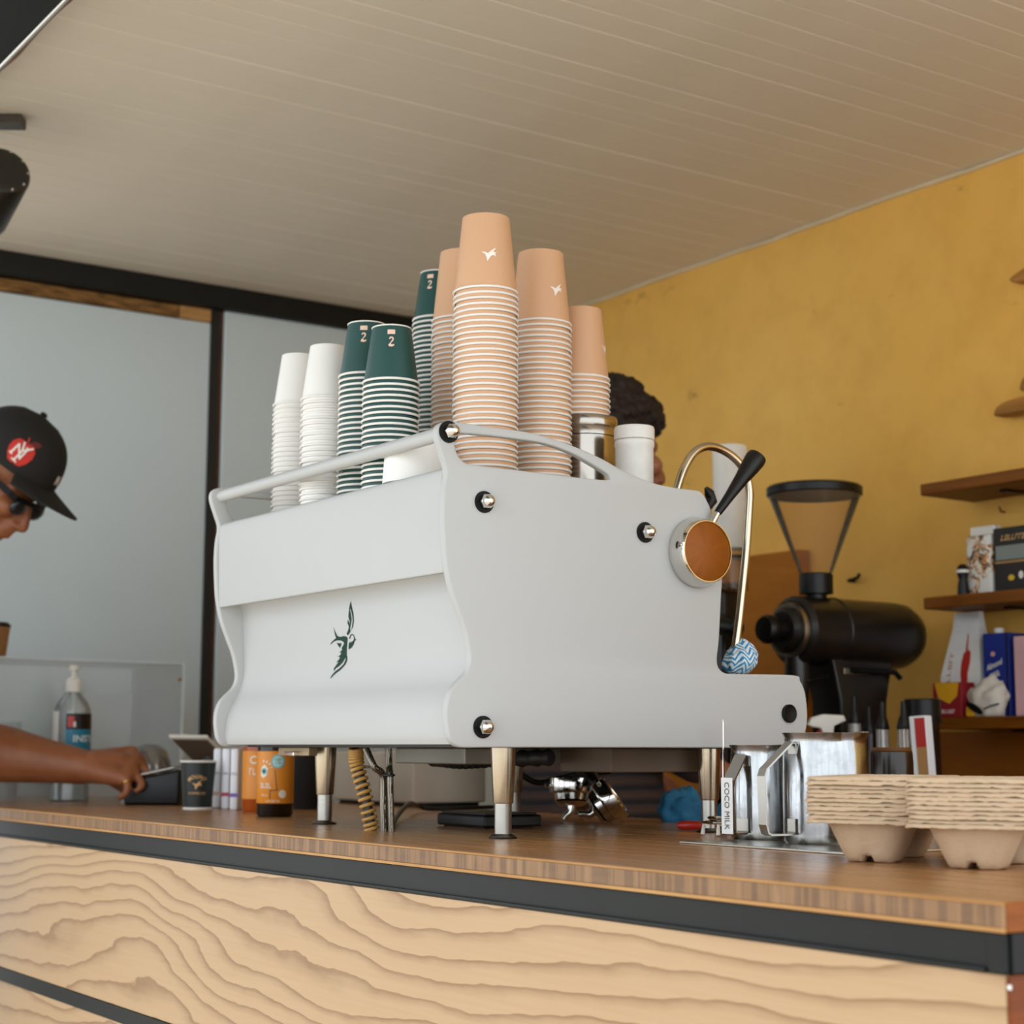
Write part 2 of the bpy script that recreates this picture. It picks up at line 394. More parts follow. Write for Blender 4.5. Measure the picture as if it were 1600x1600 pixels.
# ------------------------------------------------------------------ service counter
XE = -.893; YF = 1.045; YB = 1.82; TH = .0225
ct = O('countertop', bx((-4.2, YF+.0025, CT-TH), (XE-.0025, YB, CT), .0015), TOPM, label='brown bamboo laminate worktop with striped edge that carries the white espresso machine', cat='worktop')
O('edge_band', bx((-4.2, YF, CT-TH+.0035), (XE, YF+.0024, CT-.0025), .0006), EDGE, ct, label='striped end-grain bamboo edge')
O('edge_lip', bx((-4.2, YF-.0006, CT-TH), (XE, YF+.0024, CT-TH+.0034), .0006), m_wood('pale_lip', '#a87843', '#bf925c'), ct)
O('edge_lip', bx((-4.2, YF-.0004, CT-.0024), (XE, YF+.0024, CT-.0002), .0008), m_wood('pale_lip', '', ''), ct)
O('end_band', bx((XE-.0024, YF+.003, CT-TH), (XE, YB, CT), .0006), m_wood('orange_lit_end_band', '#6c3200', '#92500c', .45, (3, 3, 40)), ct)  # worktop end, orange light put into the band colour
cb_ = T('service_counter', ((-4.2+XE)/2, 1.4, 0), 'service counter clad in pine boards with black steel rails under the bamboo worktop', 'counter')
z1 = CT-TH; z2 = z1-.031; z3 = z2-.236; z4 = z3-.024
def cw(name, lo, hi, m, bev=.001, label=None): return O(name, bx(lo, hi, bev), m, cb_, world=True, label=label)
cw('rail', (-4.2, YF+.006, z2), (XE-.022, YF+.03, z1-.0005), BLACK)
cw('rail_lip', (-4.2, YF+.002, z2), (XE-.022, YF+.0055, z2+.004), BLACK)
cw('post', (XE-.021, YF+.004, z2), (XE-.004, YF+.03, z1-.0005), BLACK)
cw('front_panel', (-4.2, YF+.004, z3), (XE-.004, YF+.022, z2-.0005), PINE, label='pale pine panel with wavy brown grain')
cw('rail', (-4.2, YF+.002, z4), (XE-.022, YF+.03, z3-.0005), BLACK)
cw('front_panel', (-4.2, YF+.004, .06), (XE-.004, YF+.022, z4-.0005), PINE, label='pale pine panel with wavy brown grain')
cw('kick_board', (-4.2, YF+.05, 0), (XE-.02, YF+.07, .06), BLACK)
cw('end_rail', (XE-.0035, YF+.010, z2), (XE-.001, YB-.02, z1-.0005), BLACK)
cw('end_panel', (XE-.0035, YF+.0045, .06), (XE, YB-.02, z2-.0005), ORWOOD, label='end panel with orange light put into its wood colour')
cw('back_panel', (-4.2, YB-.04, .06), (XE-.006, YB-.02, z1-.001), SHELF)
for px_, py_ in ((1577, 1543),):
    p = P(px_, py_, X=XE); O('screw', lathe([(0, .001), (.002, .0008), (.0025, 0)], 8, mtx=Matrix.Translation(p) @ Matrix.Rotation(math.pi/2, 4, 'Y')), CHROME, cb_, world=True)

# ------------------------------------------------------------------ espresso machine
XP = -1.80; XF = -2.485; PT_ = .012
OUT = [(688,662),(700,658),(716,659),(760,666),(820,674),(860,684),(900,698),(940,716),(976,736),(1020,754),(1056,762),(1084,765.5),(1096,769),(1106,784),(1113,802),(1121,840),(1127,875),(1129,900),(1127,940),(1124,1000),(1121,1028),(1123,1042),(1132,1051),(1150,1053),(1240,1055),(1251,1064),(1259,1084),(1262,1116),(1260,1140),(1252,1160),(1234,1168.3),(1214,1168.6),(1100,1168.5),(900,1168),(760,1168),(724,1168),(711,1163.5),(704,1154),(701,1144),(698,1120),(699,1100),(705,1080),(716,1065),(729,1051),(735,1034),(734,1014),(728,984),(718,956),(706,920),(698,880),(695,840),(693.6,800),(695,765),(698.5,736),(692,712),(684,686),(683,671)]
HOLE = [(716,677),(760,680),(812,686.5),(852,693),(892,707),(920,722),(946,738),(953,745),(949,750),(900,745.5),(860,740.5),(800,733),(745,726.5),(726,722),(716,711),(711.5,697),(712,684)]
def yz(p): v = P(p[0], p[1], X=XP); return (v.y, v.z)
def smooth2(pts, n=4): return [(v.x, v.y) for v in spline([(a, b, 0) for a, b in pts], n, True)]
sharp = lambda L: [yz(p) for p in L]
o_out = smooth2(sharp(OUT)); o_hole = smooth2(sharp(HOLE))
mloc = Vector(((XP+XF)/2, 1.40, CT))
em = T('espresso_machine', mloc, 'white two-panel espresso machine with a green bird on its back', 'espresso machine')
def EM(name, bm, m, smooth=True, label=None, parent=None, angle=40): return O(name, bm, m, parent or em, smooth=smooth, world=(parent is None), label=label, angle=angle)
def sub(o, name, bm, m, smooth=True, label=None):
    c = O(name, bm, m, o, smooth=smooth, label=label); return c
for x in (XP-PT_/2, XF+PT_/2):
    EM('side_panel', prism([o_out, list(reversed(o_hole))], PT_, .0022, lambda a, b, c, x=x: Vector((x+c, a, b))), WHITE, label='white curved side panel')
# body between the side panels: profile in (y, z)
BOD = [(742,736),(724,735.5),(718,729),(706,729),(699,738),(697,783),(699.5,884),(704,888.5),(737,889.5),(741,905),(744,960),(746,1008),(744,1036),(737,1060),(727,1080),(719,1100),(715,1122),(714,1148),(718,1163)]
bod = [yz(p) for p in BOD]
fr = [(v.x, v.y) for v in spline([(a, b, 0) for a, b in bod[1:8]], 5)]; lo_ = [(v.x, v.y) for v in spline([(a, b, 0) for a, b in bod[8:]], 5)]
bkp = [yz(p) for p in [(1222,1163),(1250,1150),(1255,1110),(1250,1075),(1236,1060),(1135,1058),(1095,1045),(1085,1000),(1085,930),(1105,900),(1110,850),(1103,800),(1090,776),(1075,771)]]
ZT = yz((742,736))[1]
prof = [bod[0]]+fr+lo_+bkp[:-2]+[(1.525, ZT-.012), (1.515, ZT)]
EM('body', prism([prof], XP-XF-2*PT_-.0006, .0012, lambda a, b, c: Vector(((XP+XF)/2+c, a, b))), WHITE, label='white folded body panels', angle=25)
EM('cup_tray', bx((XF+PT_+.02, prof[0][0]+.012, ZT), (XP-PT_-.02, 1.505, ZT+.003), .001), STEEL, False)
# rail across the back and front of the cup tray
rp = yz((701, 675)); EM('cup_rail', tube([(XF+.004, rp[0], rp[1]), (XP-.004, rp[0], rp[1])], .0092, 20), WHITE)
# acorn nuts on black washers
RX = Matrix.Rotation(math.pi/2, 4, 'Y')
for px_, py_ in ((700.5,675),(756,784.5),(1007.5,832),(754,1136)):
    p = P(px_, py_, X=XP)
    wsh = EM('washer', lathe([(0, 0), (.0138, 0), (.0138, .0025), (0, .0025)], 28, mtx=Matrix.Translation(p) @ RX), mat('black_rubber', '#060505', .55, spec=.25))
    hexp = [(.0098*math.cos(k*math.pi/3), .0098*math.sin(k*math.pi/3)) for k in range(6)]
    nut = merge(prism([hexp], .008, .0008, lambda a, b, c, p=p: p+Vector((c+.0065, a, b))), lathe([(.0088, .0100), (.0085, .013), (.0068, .0165), (.004, .0188), (0, .0195)], 24, mtx=Matrix.Translation(p) @ RX))
    EM('acorn_nut', nut, CHROME, label='chrome acorn nut')
p = P(1232, 1115, X=XP); EM('rubber_plug', lathe([(0, .003), (.009, .003), (.0115, .0045), (.0128, .0035), (.0128, 0), (0, 0)], 28, mtx=Matrix.Translation(p) @ RX), mat('black_rubber'), label='black round plug')
# wooden dial with chrome ring and lever
p = P(1086, 864, X=XP)
EM('dial_ring', lathe([(.046, 0), (.0475, .003), (.0475, .010), (.0445, .022), (.0418, .0275), (.0405, .0275), (.0405, 0)], 64, mtx=Matrix.Translation(p) @ RX), CHROME, label='polished chrome dial ring')
dt = NT('amber_brushed_disc'); vv = dt.n('ShaderNodeTexCoord'); sx = dt.n('ShaderNodeSeparateXYZ'); dt.l(vv.outputs['Object'], sx.inputs[0])
an = dt.math('ARCTAN2', dt.math('SUBTRACT', sx.outputs[2], p.z), dt.math('SUBTRACT', sx.outputs[1], p.y))
cxy = dt.n('ShaderNodeCombineXYZ'); dt.l(dt.math('SINE', an), cxy.inputs[0]); dt.l(dt.math('COSINE', an), cxy.inputs[1])
dn = dt.noise(cxy.outputs[0], 3.5, 3); dt.color(dt.ramp(dn, [(.2, lin('#7f4206')), (.8, lin('#93520c'))])).set(rough=.45, metal=.15, spec=.3)
EM('dial_face', lathe([(0, .0268), (.0385, .0268), (.0403, .0255), (.0403, .02)], 64, mtx=Matrix.Translation(p) @ RX), dt.m, label='amber wooden dial face')
a0 = P(1114, 815, X=XP+.012); a1 = P(1121, 802, X=XP+.012); a2 = P(1184, 712, X=XP+.02)
EM('lever_stem', tube([P(1105, 832, X=XP+.010), a1], .0045, 12), CHROME)
L_ = [a1.lerp(a2, t) for t in (0, .03, .3, .6, .8, .93, .985, 1)]
EM('lever_handle', tube(L_, [.0048, .0056, .0072, .0102, .0134, .0148, .0138, .009], 20), BLKP, label='black tapered paddle handle')
EM('far_paddle', tube([P(1100, 800, X=-1.98), P(1112, 782, X=-1.98), P(1108, 770, X=-1.98), P(1103, 762, X=-1.98)], [.006, .009, .008, .003], 12), BLKP)
# steam wand
WN = [(1050,800),(1058,765),(1070,730),(1084,708),(1102,698),(1124,701),(1147,715),(1164,737),(1171,766),(1170,800),(1166,860),(1160,920),(1154,975),(1149,1012)]
EM('steam_wand', tube(spline([P(a, b, X=-1.865) for a, b in WN], 5), .0060, 14), m_brushed('wand_steel', '#c2b9a6', .14, (1, 1, 1)), label='bent steel steam wand')
# group heads, drip grate
for gx in (-2.28, -1.98):
    g = Vector((gx, 1.525, 1.162+.135)); EM('group_head', lathe([(0, .05), (.03, .05), (.034, .03), (.034, 0), (.03, -.006), (0, -.006)], 32, mtx=Matrix.Translation(g)), CHROME)
p = [yz((1136, 1056)), yz((1234, 1058))]
for k in range(16):
    x = XF+.04+k*(XP-XF-.08)/15; EM('grate_bar', bx((x-.004, p[0][0]+.004, p[0][1]+.0005), (x+.004, p[1][0]-.004, p[0][1]+.003), .001), STEEL, False)
# legs with adjustable feet
for px_, py_, nm in ((780, 1305, 0), (510, 1284, 0), (1105, 1296, 0), (808, 1277, 0)):
    b = P(px_, py_, Z=CT); b.y = 1.245 if px_ in (780, 510) else 1.59; b.x = -1.872 if px_ in (780, 1105) else -2.36
    lg = EM('leg', lathe([(0, .044), (.0128, .044), (.0133, .046), (.0166, .112), (.0168, .118), (0, .118)], 28, mtx=Matrix.Translation(b)), m_brushed('leg_steel', '#b4a48c', .22, (1, 1, 120)))
    EM('foot', lathe([(0, .0012), (.0165, .0012), (.017, .003), (.0125, .0052), (.0112, .006), (.0112, .046), (0, .046)], 28, mtx=Matrix.Translation(b)), m_brushed('foot_steel', '#a8a49c', .3, (1, 1, 60)))
    EM('foot_pad', lathe([(0, .0), (.0182, .0), (.0182, .0016), (0, .0016)], 28, mtx=Matrix.Translation(b)), mat('black_rubber'))
# underside: chassis plate, drain box, bracket, corrugated duct
zb = yz((800, 1164))[1]
EM('chassis_plate', bx((XF+.03, 1.16, zb-.0035), (XP-.03, 1.64, zb+.002), .001), DARKM, False)
EM('drain_box', bx((-2.02, 1.44, zb-.036), (-1.90, 1.62, zb-.0036), .002), mat('brown_grey_plastic', '#6b5a48', .6), False)
EM('pump_plate', bx((-2.21, 1.28, zb-.026), (-2.02, 1.45, zb-.0036), .002), mat('galvanised_plate', '#8e8a7e', .45, .5), False)
dp = spline([(-2.30, 1.40, zb-.02), (-2.18, 1.37, zb-.022), (-2.08, 1.36, zb-.020), (-1.97, 1.39, zb-.016)], 14); ds = [.011+.0018*math.sin(i*2.2) for i in range(len(dp))]
EM('drain_duct', tube(dp, ds, 14), mat('black_corrugated', '#1b1917', .5))
EM('bracket', bx((-2.40, 1.185, zb-.016), (-2.30, 1.20, zb-.0036), .001), mat('warm_alloy', '#a58f70', .4, .7), False)
EM('clip', bx((-2.36, 1.175, zb-.0165), (-2.33, 1.195, zb-.010), .001), CHROME, False)

# bird emblem on the lower back panel, cut from the photograph's outline (80 x 140 px patch)
def yprof(z):
    for (y0, z0), (y1, z1_) in zip(lo_, lo_[1:]):
        if (z0-z)*(z1_-z) <= 0 and z0 != z1_: return y0+(y1-y0)*(z-z0)/(z1_-z0)
    return lo_[8][0]
def pan(px_, py_):
    v = P(px_, py_, Y=bod[10][0])
    for _ in range(4): v = P(px_, py_, Y=yprof(v.z)-.0008)
    return v
S = 80/914.0
def bird(name, pts, m, sm=True):
    L = [pan(500+a*S, 930+b*S) for a, b in pts]
    bm = fine(prism([[(v.x, v.z) for v in L]], 0), .006)
    for v in bm.verts:
        x, z = v.co.x, v.co.y; v.co = Vector((x, yprof(z)-.0008, z))
    return bm
GRN = mat('emblem_green', '#053222', .6, var=.03, spec=.2); 
emb = [
 [(548,110),(560,200),(590,330),(600,450),(585,560),(545,640),(570,560),(582,450),(570,340),(540,230),(528,260),(545,340),(556,420),(550,500),(530,600),(540,650),(495,715),(472,690),(500,630),(515,560),(490,500),(496,430),(510,480),(528,540),(530,470),(505,380),(512,300),(525,190)],
 [(238,555),(265,650),(305,730),(360,745),(420,730),(465,738),(488,770),(480,860),(472,960),(470,1060),(482,1130),(470,1190),(430,1260),(350,1340),(270,1400),(215,1450),(178,1495),(200,1440),(270,1360),(350,1300),(420,1230),(455,1150),(460,1118),(440,1130),(400,1200),(330,1270),(270,1310),(240,1365),(250,1300),(300,1230),(335,1190),(290,1200),(350,1130),(352,1098),(318,1105),(375,1050),(378,1020),(340,1030),(395,975),(385,945),(410,900),(430,860),(410,825),(360,806),(300,806),(240,830),(172,888),(215,825),(285,765),(262,690)],
 [(295,852),(380,862),(352,940)],
 [(570,690),(600,715),(618,770),(640,795),(615,815),(595,880),(560,935),(508,970),(510,880),(530,830),(545,845),(590,815),(606,780),(596,730),(570,705),(545,730),(530,790),(520,760),(540,710)],
]
em_o = EM('bird_emblem', merge(*[bird('b', e, GRN) for e in emb]), GRN, False, label='dark green swallow emblem')
# ------------------------------------------------------------------ paper cups, upside down in nested stacks on the machine
def cup_meshes(rr, rb, h, seg=30):
    t = (rr-rb)/h
    body = lathe([(rr-.0022, .0016), (rb, h), (rb-.0022, h+.0), (rb-.0026, h-.006), (0, h-.006)], seg)
    inner = lathe([(rr-.0028, .0016), (rb-.0006, h-.0065)], seg, cap=False)
    rim = nb(); N = 8
    rings = []
    for k in range(seg):
        a = 2*math.pi*k/seg; ca, sa = math.cos(a), math.sin(a)
        rings.append([rim.verts.new(((rr-.0016+.0017*math.cos(2*math.pi*j/N))*ca, (rr-.0016+.0017*math.cos(2*math.pi*j/N))*sa, .0018+.0018*math.sin(2*math.pi*j/N))) for j in range(N)])
    for k in range(seg):
        for j in range(N): rim.faces.new((rings[k][j], rings[(k+1) % seg][j], rings[(k+1) % seg][(j+1) % N], rings[k][(j+1) % N]))
    return mesh_from(merge(body, inner), 'cup_body'), mesh_from(rim, 'cup_rim')
RIMW = mat('white_paper_rim', '#e9e6e0', .55, var=.02)
PEACH = mat('peach_paper', '#d2a47e', .42, var=.02, vscale=4); GREEN = mat('deep_green_paper', '#13443f', .42, var=.03, vscale=4)
WPAP = mat('white_paper', '#e6e5e1', .55, var=.02); MARK = mat('cup_print_white', '#efe9df', .5); PINKM = mat('cup_print_pink', '#e8c3ae', .5)
KIND = {'peach': (cup_meshes(.045, .0325, .107), PEACH, .045, .0325, .107), 'green': (cup_meshes(.040, .027, .079), GREEN, .040, .027, .079), 'white': (cup_meshes(.040, .027, .082), WPAP, .040, .027, .082)}
for k, v in KIND.items():
    v[0][0].materials.append(v[1]); v[0][1].materials.append(RIMW)
    for m_ in v[0]: m_.shade_smooth(); m_.set_sharp_from_angle(angle=math.radians(50))
BIRD2 = [(-1.0,.30),(-.55,.28),(-.15,.10),(.35,.55),(.95,.95),(.55,.35),(.75,.25),(1.0,.30),(.78,.05),(.95,-.35),(.62,-.12),(.35,-.18),(.10,-.45),(-.25,-1.0),(-.35,-.45),(-.55,.0)]
TWO = [(-.45,.55),(-.2,.95),(.25,.95),(.5,.6),(.35,.15),(-.1,-.35),(.15,-.55),(.55,-.4),(.55,-.75),(.1,-.95),(-.45,-.85),(-.5,-.55),(-.2,-.2),(.15,.3),(.2,.6),(0,.72),(-.2,.5)]
SQ = [(-1,-.62),(1,-.62),(1,.62),(-1,.62)]
def conep(pts, s): return fine(prism([[(a*s, b*s) for a, b in pts]], 0), .003)
def stack(kind, cx, D, top, label, group, toplabel, face=0, base=None, pitch=.0078, jitter=.0006):
    (bmh, rmh), m_, rr, rb, h = KIND[kind]
    c = P(cx, top, D=D); z0 = base if base is not None else ZT+.003
    n = max(1, round((c.z-h-z0)/pitch)); pit = (c.z-h-z0)/n
    for i in range(n+1):
        last = i == n
        th = T('paper_cup', (c.x+random.uniform(-jitter, jitter), c.y+random.uniform(-jitter, jitter), z0+i*pit), toplabel if last else label, 'paper cup', group, rz=random.uniform(0, .2))
        for nm, me in (('body', bmh), ('rim', rmh)):
            o = bpy.data.objects.new(nm, me); COL.objects.link(o); o.parent = th
        if last:
            th.rotation_euler = (0, 0, 0); rad = lambda z: rr-.0022+(rb-rr+.0022)*z/h+.0005
            toc = math.atan2(CAM.y-c.y, CAM.x-c.x)
            if kind == 'peach':
                O('bird_print', wrap(conep(BIRD2, .0105), rad, toc+face, h*.44), MARK, th, label='small white flying bird print')
            elif kind == 'green':
                O('base_rim', tube([(rb*math.cos(2*math.pi*k/28), rb*math.sin(2*math.pi*k/28), h-.0005) for k in range(29)], .0011, 8), RIMW, th, smooth=True)
                O('square_print', wrap(conep(SQ, .0052), rad, toc+face, h*.86), PINKM, th, label='small pale rectangle print')
                O('bird_print', wrap(conep(TWO, .0075), rad, toc+face, h*.68), PINKM, th, label='small curled pale print')
    return c
stack('white', 468, 2.67, 557, 'white paper cup nested in the outermost white stack on the machine', 'outer white cup stack', 'topmost cup of the shorter white stack on the machine')
stack('white', 514, 2.50, 543, 'white paper cup nested in the white stack beside the green cups', 'inner white cup stack', 'topmost cup of the white stack touching the green cups')
stack('green', 574, 2.42, 508, 'dark green white-rimmed cup nested in the stack next to the white cups', 'green cup stack by the white cups', 'topmost green cup of the stack beside the white cups', -.15)
stack('green', 612, 2.33, 514, 'dark green white-rimmed cup nested in the shortest green stack by the rail', 'shortest green cup stack', 'topmost green cup of the shortest green stack right behind the rail', -.02)
stack('green', 684, 2.677, 428, 'dark green white-rimmed cup nested in the tall green stack behind the peach cups', 'tall green cup stack', 'topmost green cup, highest of all the green cups', -.42)
stack('peach', 760, 2.30, 343, 'peach paper cup nested in the tallest cup stack on the machine', 'tallest peach cup stack', 'topmost peach cup of the tallest stack with white bird print', .12)
stack('peach', 845, 2.42, 398, 'peach paper cup nested in the stack between tallest stack and metal tin', 'second peach cup stack', 'topmost peach cup of the stack beside the metal tin', .62)
stack('peach', 722, 2.52, 397, 'peach paper cup nested in the stack between green cups and tallest stack', 'peach cup stack behind', 'topmost peach cup half hidden behind the tallest stack', 1.7)
# metal tin with a short cup stack on it
tc_ = P(914, 655, D=2.50); TIN = m_brushed('tin_steel', '#a8a198', .18, (1, 1, 90))
tn = T('metal_tin', (tc_.x, tc_.y, ZT+.003), 'shiny steel tin with lid under the short peach cup stack', 'tin'); hT = tc_.z-ZT-.003
O('body', lathe([(0, 0), (.045, 0), (.0458, .003), (.0458, hT-.03), (0, hT-.03)], 48), TIN, tn, smooth=True)
O('lid', lathe([(.0456, hT-.0295), (.0478, hT-.0290), (.0478, hT-.019), (.0468, hT-.017), (.0478, hT-.015), (.0478, hT-.003), (.0462, hT), (0, hT)], 48), TIN, tn, smooth=True)
stack('peach', 906, 2.50, 486, 'peach paper cup nested in the short stack on the metal tin', 'short peach stack on the tin', 'topmost peach cup of the short stack on the tin', 1.25, base=tc_.z)
c = P(991, 668, D=2.42); cn = T('white_canister', (c.x, c.y, ZT+.003), 'small chipped white enamel canister with lid beside the steel tin', 'canister'); hC = c.z-ZT-.003
ENA = mat('chipped_white_enamel', '#dedcd6', .4, var=.05, vscale=40)
O('body', lathe([(0, 0), (.0268, 0), (.0272, hC-.03), (.0284, hC-.028), (.0284, hC-.022), (.0275, hC-.02), (0, hC-.02)], 40), ENA, cn, smooth=True)
O('lid', lathe([(.027, hC-.0195), (.0288, hC-.0185), (.0288, hC-.003), (.0275, hC), (0, hC)], 40), ENA, cn, smooth=True)
# white tub between green and peach stacks
c = P(648, 700, D=2.27); O('white_tub', lathe([(0, .055), (.036, .055), (.039, .052), (.0425, .004), (.0425, 0), (0, 0)], 40, mtx=Matrix.Translation((c.x, c.y, ZT+.003))), WPAP, smooth=True, label='plain white upturned tub between green and peach cups', cat='tub')
# ------------------------------------------------------------------ on the counter, right of the machine
def m_jug():
    t = NT('polished_jug_steel'); n = t.noise(t.coord((60, 60, 5)), 1.2, 4, .6); n2 = t.noise(t.coord(), 45, 5, .7)
    c = t.ramp(n, [(.3, lin('#8f9294')), (.7, lin('#bdbfc0'))]); t.color(t.mix(t.ramp(n2, [(.5, (0, 0, 0, 1)), (.75, (.5, .5, .5, 1))]), c, lin('#8a8a88'))).set(metal=1)
    t.l(t.ramp(n2, [(.35, (.12, .12, .12, 1)), (.75, (.3, .3, .3, 1))]), t.b.inputs['Roughness']); t.bump(n, .12, .002); return t.m
MIRR = m_jug()
pA = P(1055, 1318, Z=CT); pB = P(1297, 1331, Z=CT)
O('steel_mat', bx((pA.x-.005, pA.y+.01, CT), (-1.385, 1.60, CT+.003), .001), STEEL, label='thin flat steel tray under the two milk jugs', cat='tray')
def jug(cx, D, r, h, label, ang, hw, hz0, hz1, out, txt=None):
    c = P(cx, 1300, D=D); jg = T('milk_jug', (c.x, c.y, CT+.003), label, 'milk jug')
    prof = [(0, 0), (r*.94, 0), (r*.985, .003), (r, .012), (r*1.0, h*.45), (r*.985, h*.80), (r*.95, h*.90), (r*.95, h*.955), (r*1.0, h*.99), (r*1.005, h), (r*.985, h), (r*.93, h*.955), (r*.93, h*.9), (r*.965, h*.8), (r*.97, .01), (0, .006)]
    bm = lathe(prof, 56)
    sa = ang+math.pi                      # spout opposite the handle
    for v in bm.verts:
        a = math.atan2(v.co.y, v.co.x); d = (a-sa+math.pi) % (2*math.pi)-math.pi; k = math.exp(-(d/.38)**2)*max(0, (v.co.z/h-.72)/.28)
        v.co.x += math.cos(sa)*k*r*.28; v.co.y += math.sin(sa)*k*r*.28; v.co.z += k*h*.02
    O('body', bm, MIRR, jg, smooth=True)
    u = Vector((math.cos(ang), math.sin(ang), 0)); wv = Vector((-math.sin(ang), math.cos(ang), 0)); z = ZZ
    pts = [u*(r*.975)+z*(h*hz1-.012), u*(r*.985)+z*(h*hz1), u*(r+.004)+z*(h*hz1+.001), u*(r+out*.55)+z*(h*hz1-.016), u*(r+out*.93)+z*(h*hz1-.03), u*(r+out)+z*(h*hz1-.038), u*(r+out*.97)+z*(h*hz0+.012), u*(r+out*.9)+z*(h*hz0+.002), u*(r+out*.8)+z*(h*hz0), u*(r+.004)+z*(h*hz0), u*(r+.0015)+z*(h*hz0+.003), u*(r+.0015)+z*(h*hz0+.018)]
    hd = O('handle', strip(pts, wv, hw, .0022), m_brushed('strap_steel', '#aaa69e', .26, (1, 1, 1)), jg)
    if txt:
        zc = (h*hz0+.012+h*hz1-.038)/2; L = u*(r+out+.0016)
        lb = O('label_strip', merge(strip([L*.999+z*(zc-.034), L*1.003+z*(zc+.034)], wv, hw*.98, .0006)), mat('white_label_tape', '#e4e3df', .45), hd)
        O('lettering', text(txt, .0105, .0003, lambda a, b, c_: L*1.006+u*.0008-z*(a*1.0)+z*zc+wv*b*1.0), mat('grey_lettering', '#6d6a66', .5), hd, label='COCO MILK in thin grey capitals')
    return jg
va = lambda a, b: math.atan2((-RT0*a-HD*b).y, (-RT0*a-HD*b).x)
jug(1197, 2.205, .0445, .1165, 'smaller steel milk jug with COCO MILK label on its handle', va(.72, .69), .018, .07, .88, .030, 'COCO MILK')
jug(1292, 2.10, .0515, .131, 'larger steel milk jug beside the COCO MILK jug', va(.86, .5), .014, .09, .90, .046)
# receipt spike
c = P(1131, 1296, D=2.33); rs = T('receipt_spike', (c.x, c.y, CT), 'thin steel receipt spike on a small wire base beside the milk jug', 'receipt spike')
ring = lambda r, z: [(r*math.cos(2*math.pi*k/28), r*math.sin(2*math.pi*k/28), z) for k in range(29)]
O('base_ring', tube(ring(.028, .018), .002, 8), CHROME, rs, smooth=True); O('base_ring', tube(ring(.020, .024), .0018, 8), CHROME, rs, smooth=True)
O('cross_bar', tube([(-.028, 0, .019), (.028, 0, .019)], .0018, 8), CHROME, rs, smooth=True)
for k in range(4):
    a = k*math.pi/2+.6; O('foot', tube([(.027*math.cos(a), .027*math.sin(a), .018), (.029*math.cos(a), .029*math.sin(a), .0022)], [.0018, .003], 8), mat('white_foot_cap', '#e2ddd4', .5), rs, smooth=True)
O('spike', tube([(0, 0, .018), (.0005, 0, .08), (.001, .0, .149), (.001, 0, .154)], [.0016, .0016, .0014, .0003], 8), CHROME, rs, smooth=True)
# red handled tool and blue cloth near the machine leg
c = P(1076, 1291, Z=CT+.006); u = RT0; tl = T('red_handled_brush', (c.x, c.y, CT), 'small red plastic handle lying between blue cloth and receipt spike', 'brush')
O('handle', tube([Vector((0, 0, .0072))+u*t for t in (-.016, -.012, -.002, .014, .022)], [.003, .006, .0068, .006, .0045], 12), mat('red_plastic', '#b3261a', .35), tl, smooth=True)
O('shaft', tube([Vector((0, 0, .0072))+u*t for t in (.02, .06)], .002, 8), CHROME, tl, smooth=True)
def cloth(name, c, sx, sy, h, m, label, seed, rz=0, folds=7, g=None):
    bm = nb(); bmesh.ops.create_icosphere(bm, subdivisions=4, radius=1)
    for v in bm.verts:
        d = v.co.normalized(); a = math.atan2(d.y, d.x)
        f = 1+.28*mnoise.noise(d*2.1+Vector((seed, 0, 0)))+.10*math.sin(a*folds+3*mnoise.noise(d*1.5+Vector((0, seed, 0))))+.06*mnoise.noise(d*6)
        v.co = Vector((d.x*sx*f, d.y*sy*f, max(0, (d.z+.55)/1.55)*h*f*(1 if d.z > -.5 else 0)))
    return O(name, bm, m, smooth=True, angle=0, label=label, cat='cloth') if False else (lambda o: (setattr(o, 'location', c), setattr(o, 'rotation_euler', (0, 0, rz)), o)[2])(O(name, bm, m, smooth=True, angle=0, label=label, cat='cloth', group=g))
BLUEC = mat('blue_microfibre', '#23688e', .9, var=.15, vscale=60, bump=.3, bscale=300)
c = P(1064, 1284, Z=CT); cloth('blue_cloth', c, .030, .042, .05, BLUEC, 'crumpled blue microfibre cloth under the machine beside its leg', 3, .3)
c = P(1132, 1290, D=2.52); c.z = CT; cloth('blue_cloth', c, .022, .03, .034, BLUEC, 'small blue cloth end between machine leg and milk jug', 5)
# patterned wipe at the steam wand tip
def m_wipe():
    t = NT('blue_chevron_wipe'); w1 = t.n('ShaderNodeTexWave', wave_type='BANDS', bands_direction='DIAGONAL'); w1.inputs['Scale'].default_value = 55
    tc = t.n('ShaderNodeTexCoord'); mp = t.n('ShaderNodeMapping'); t.l(tc.outputs['Object'], mp.inputs[0]); sp_ = t.n('ShaderNodeSeparateXYZ'); t.l(mp.outputs[0], sp_.inputs[0])
    zig = t.math('ABSOLUTE', t.math('SUBTRACT', t.math('FRACT', t.math('MULTIPLY', sp_.outputs[1], 55.0)), .5))
    f = t.math('FRACT', t.math('ADD', t.math('MULTIPLY', sp_.outputs[2], 130.0), t.math('MULTIPLY', zig, 3.0)))
    t.color(t.ramp(f, [(.42, lin('#2f86b8')), (.5, lin('#d7e2e6'))])).set(rough=.85); return t.m
dz = yz((1180, 1056))[1]
wb_ = nb(); bmesh.ops.create_icosphere(wb_, subdivisions=4, radius=1)
for v in wb_.verts:
    d = v.co.normalized(); k = (d.z+1)/2; s = 1-.40*k**2.2; f = 1+.16*mnoise.noise(d*2.5)+.05*math.sin(math.atan2(d.y, d.x)*9)
    v.co = Vector((d.x*.026*s*f, (d.y*.027*s+.004*k)*f, (k*.050+.010*k*d.y)*(1+.1*mnoise.noise(d*3))))
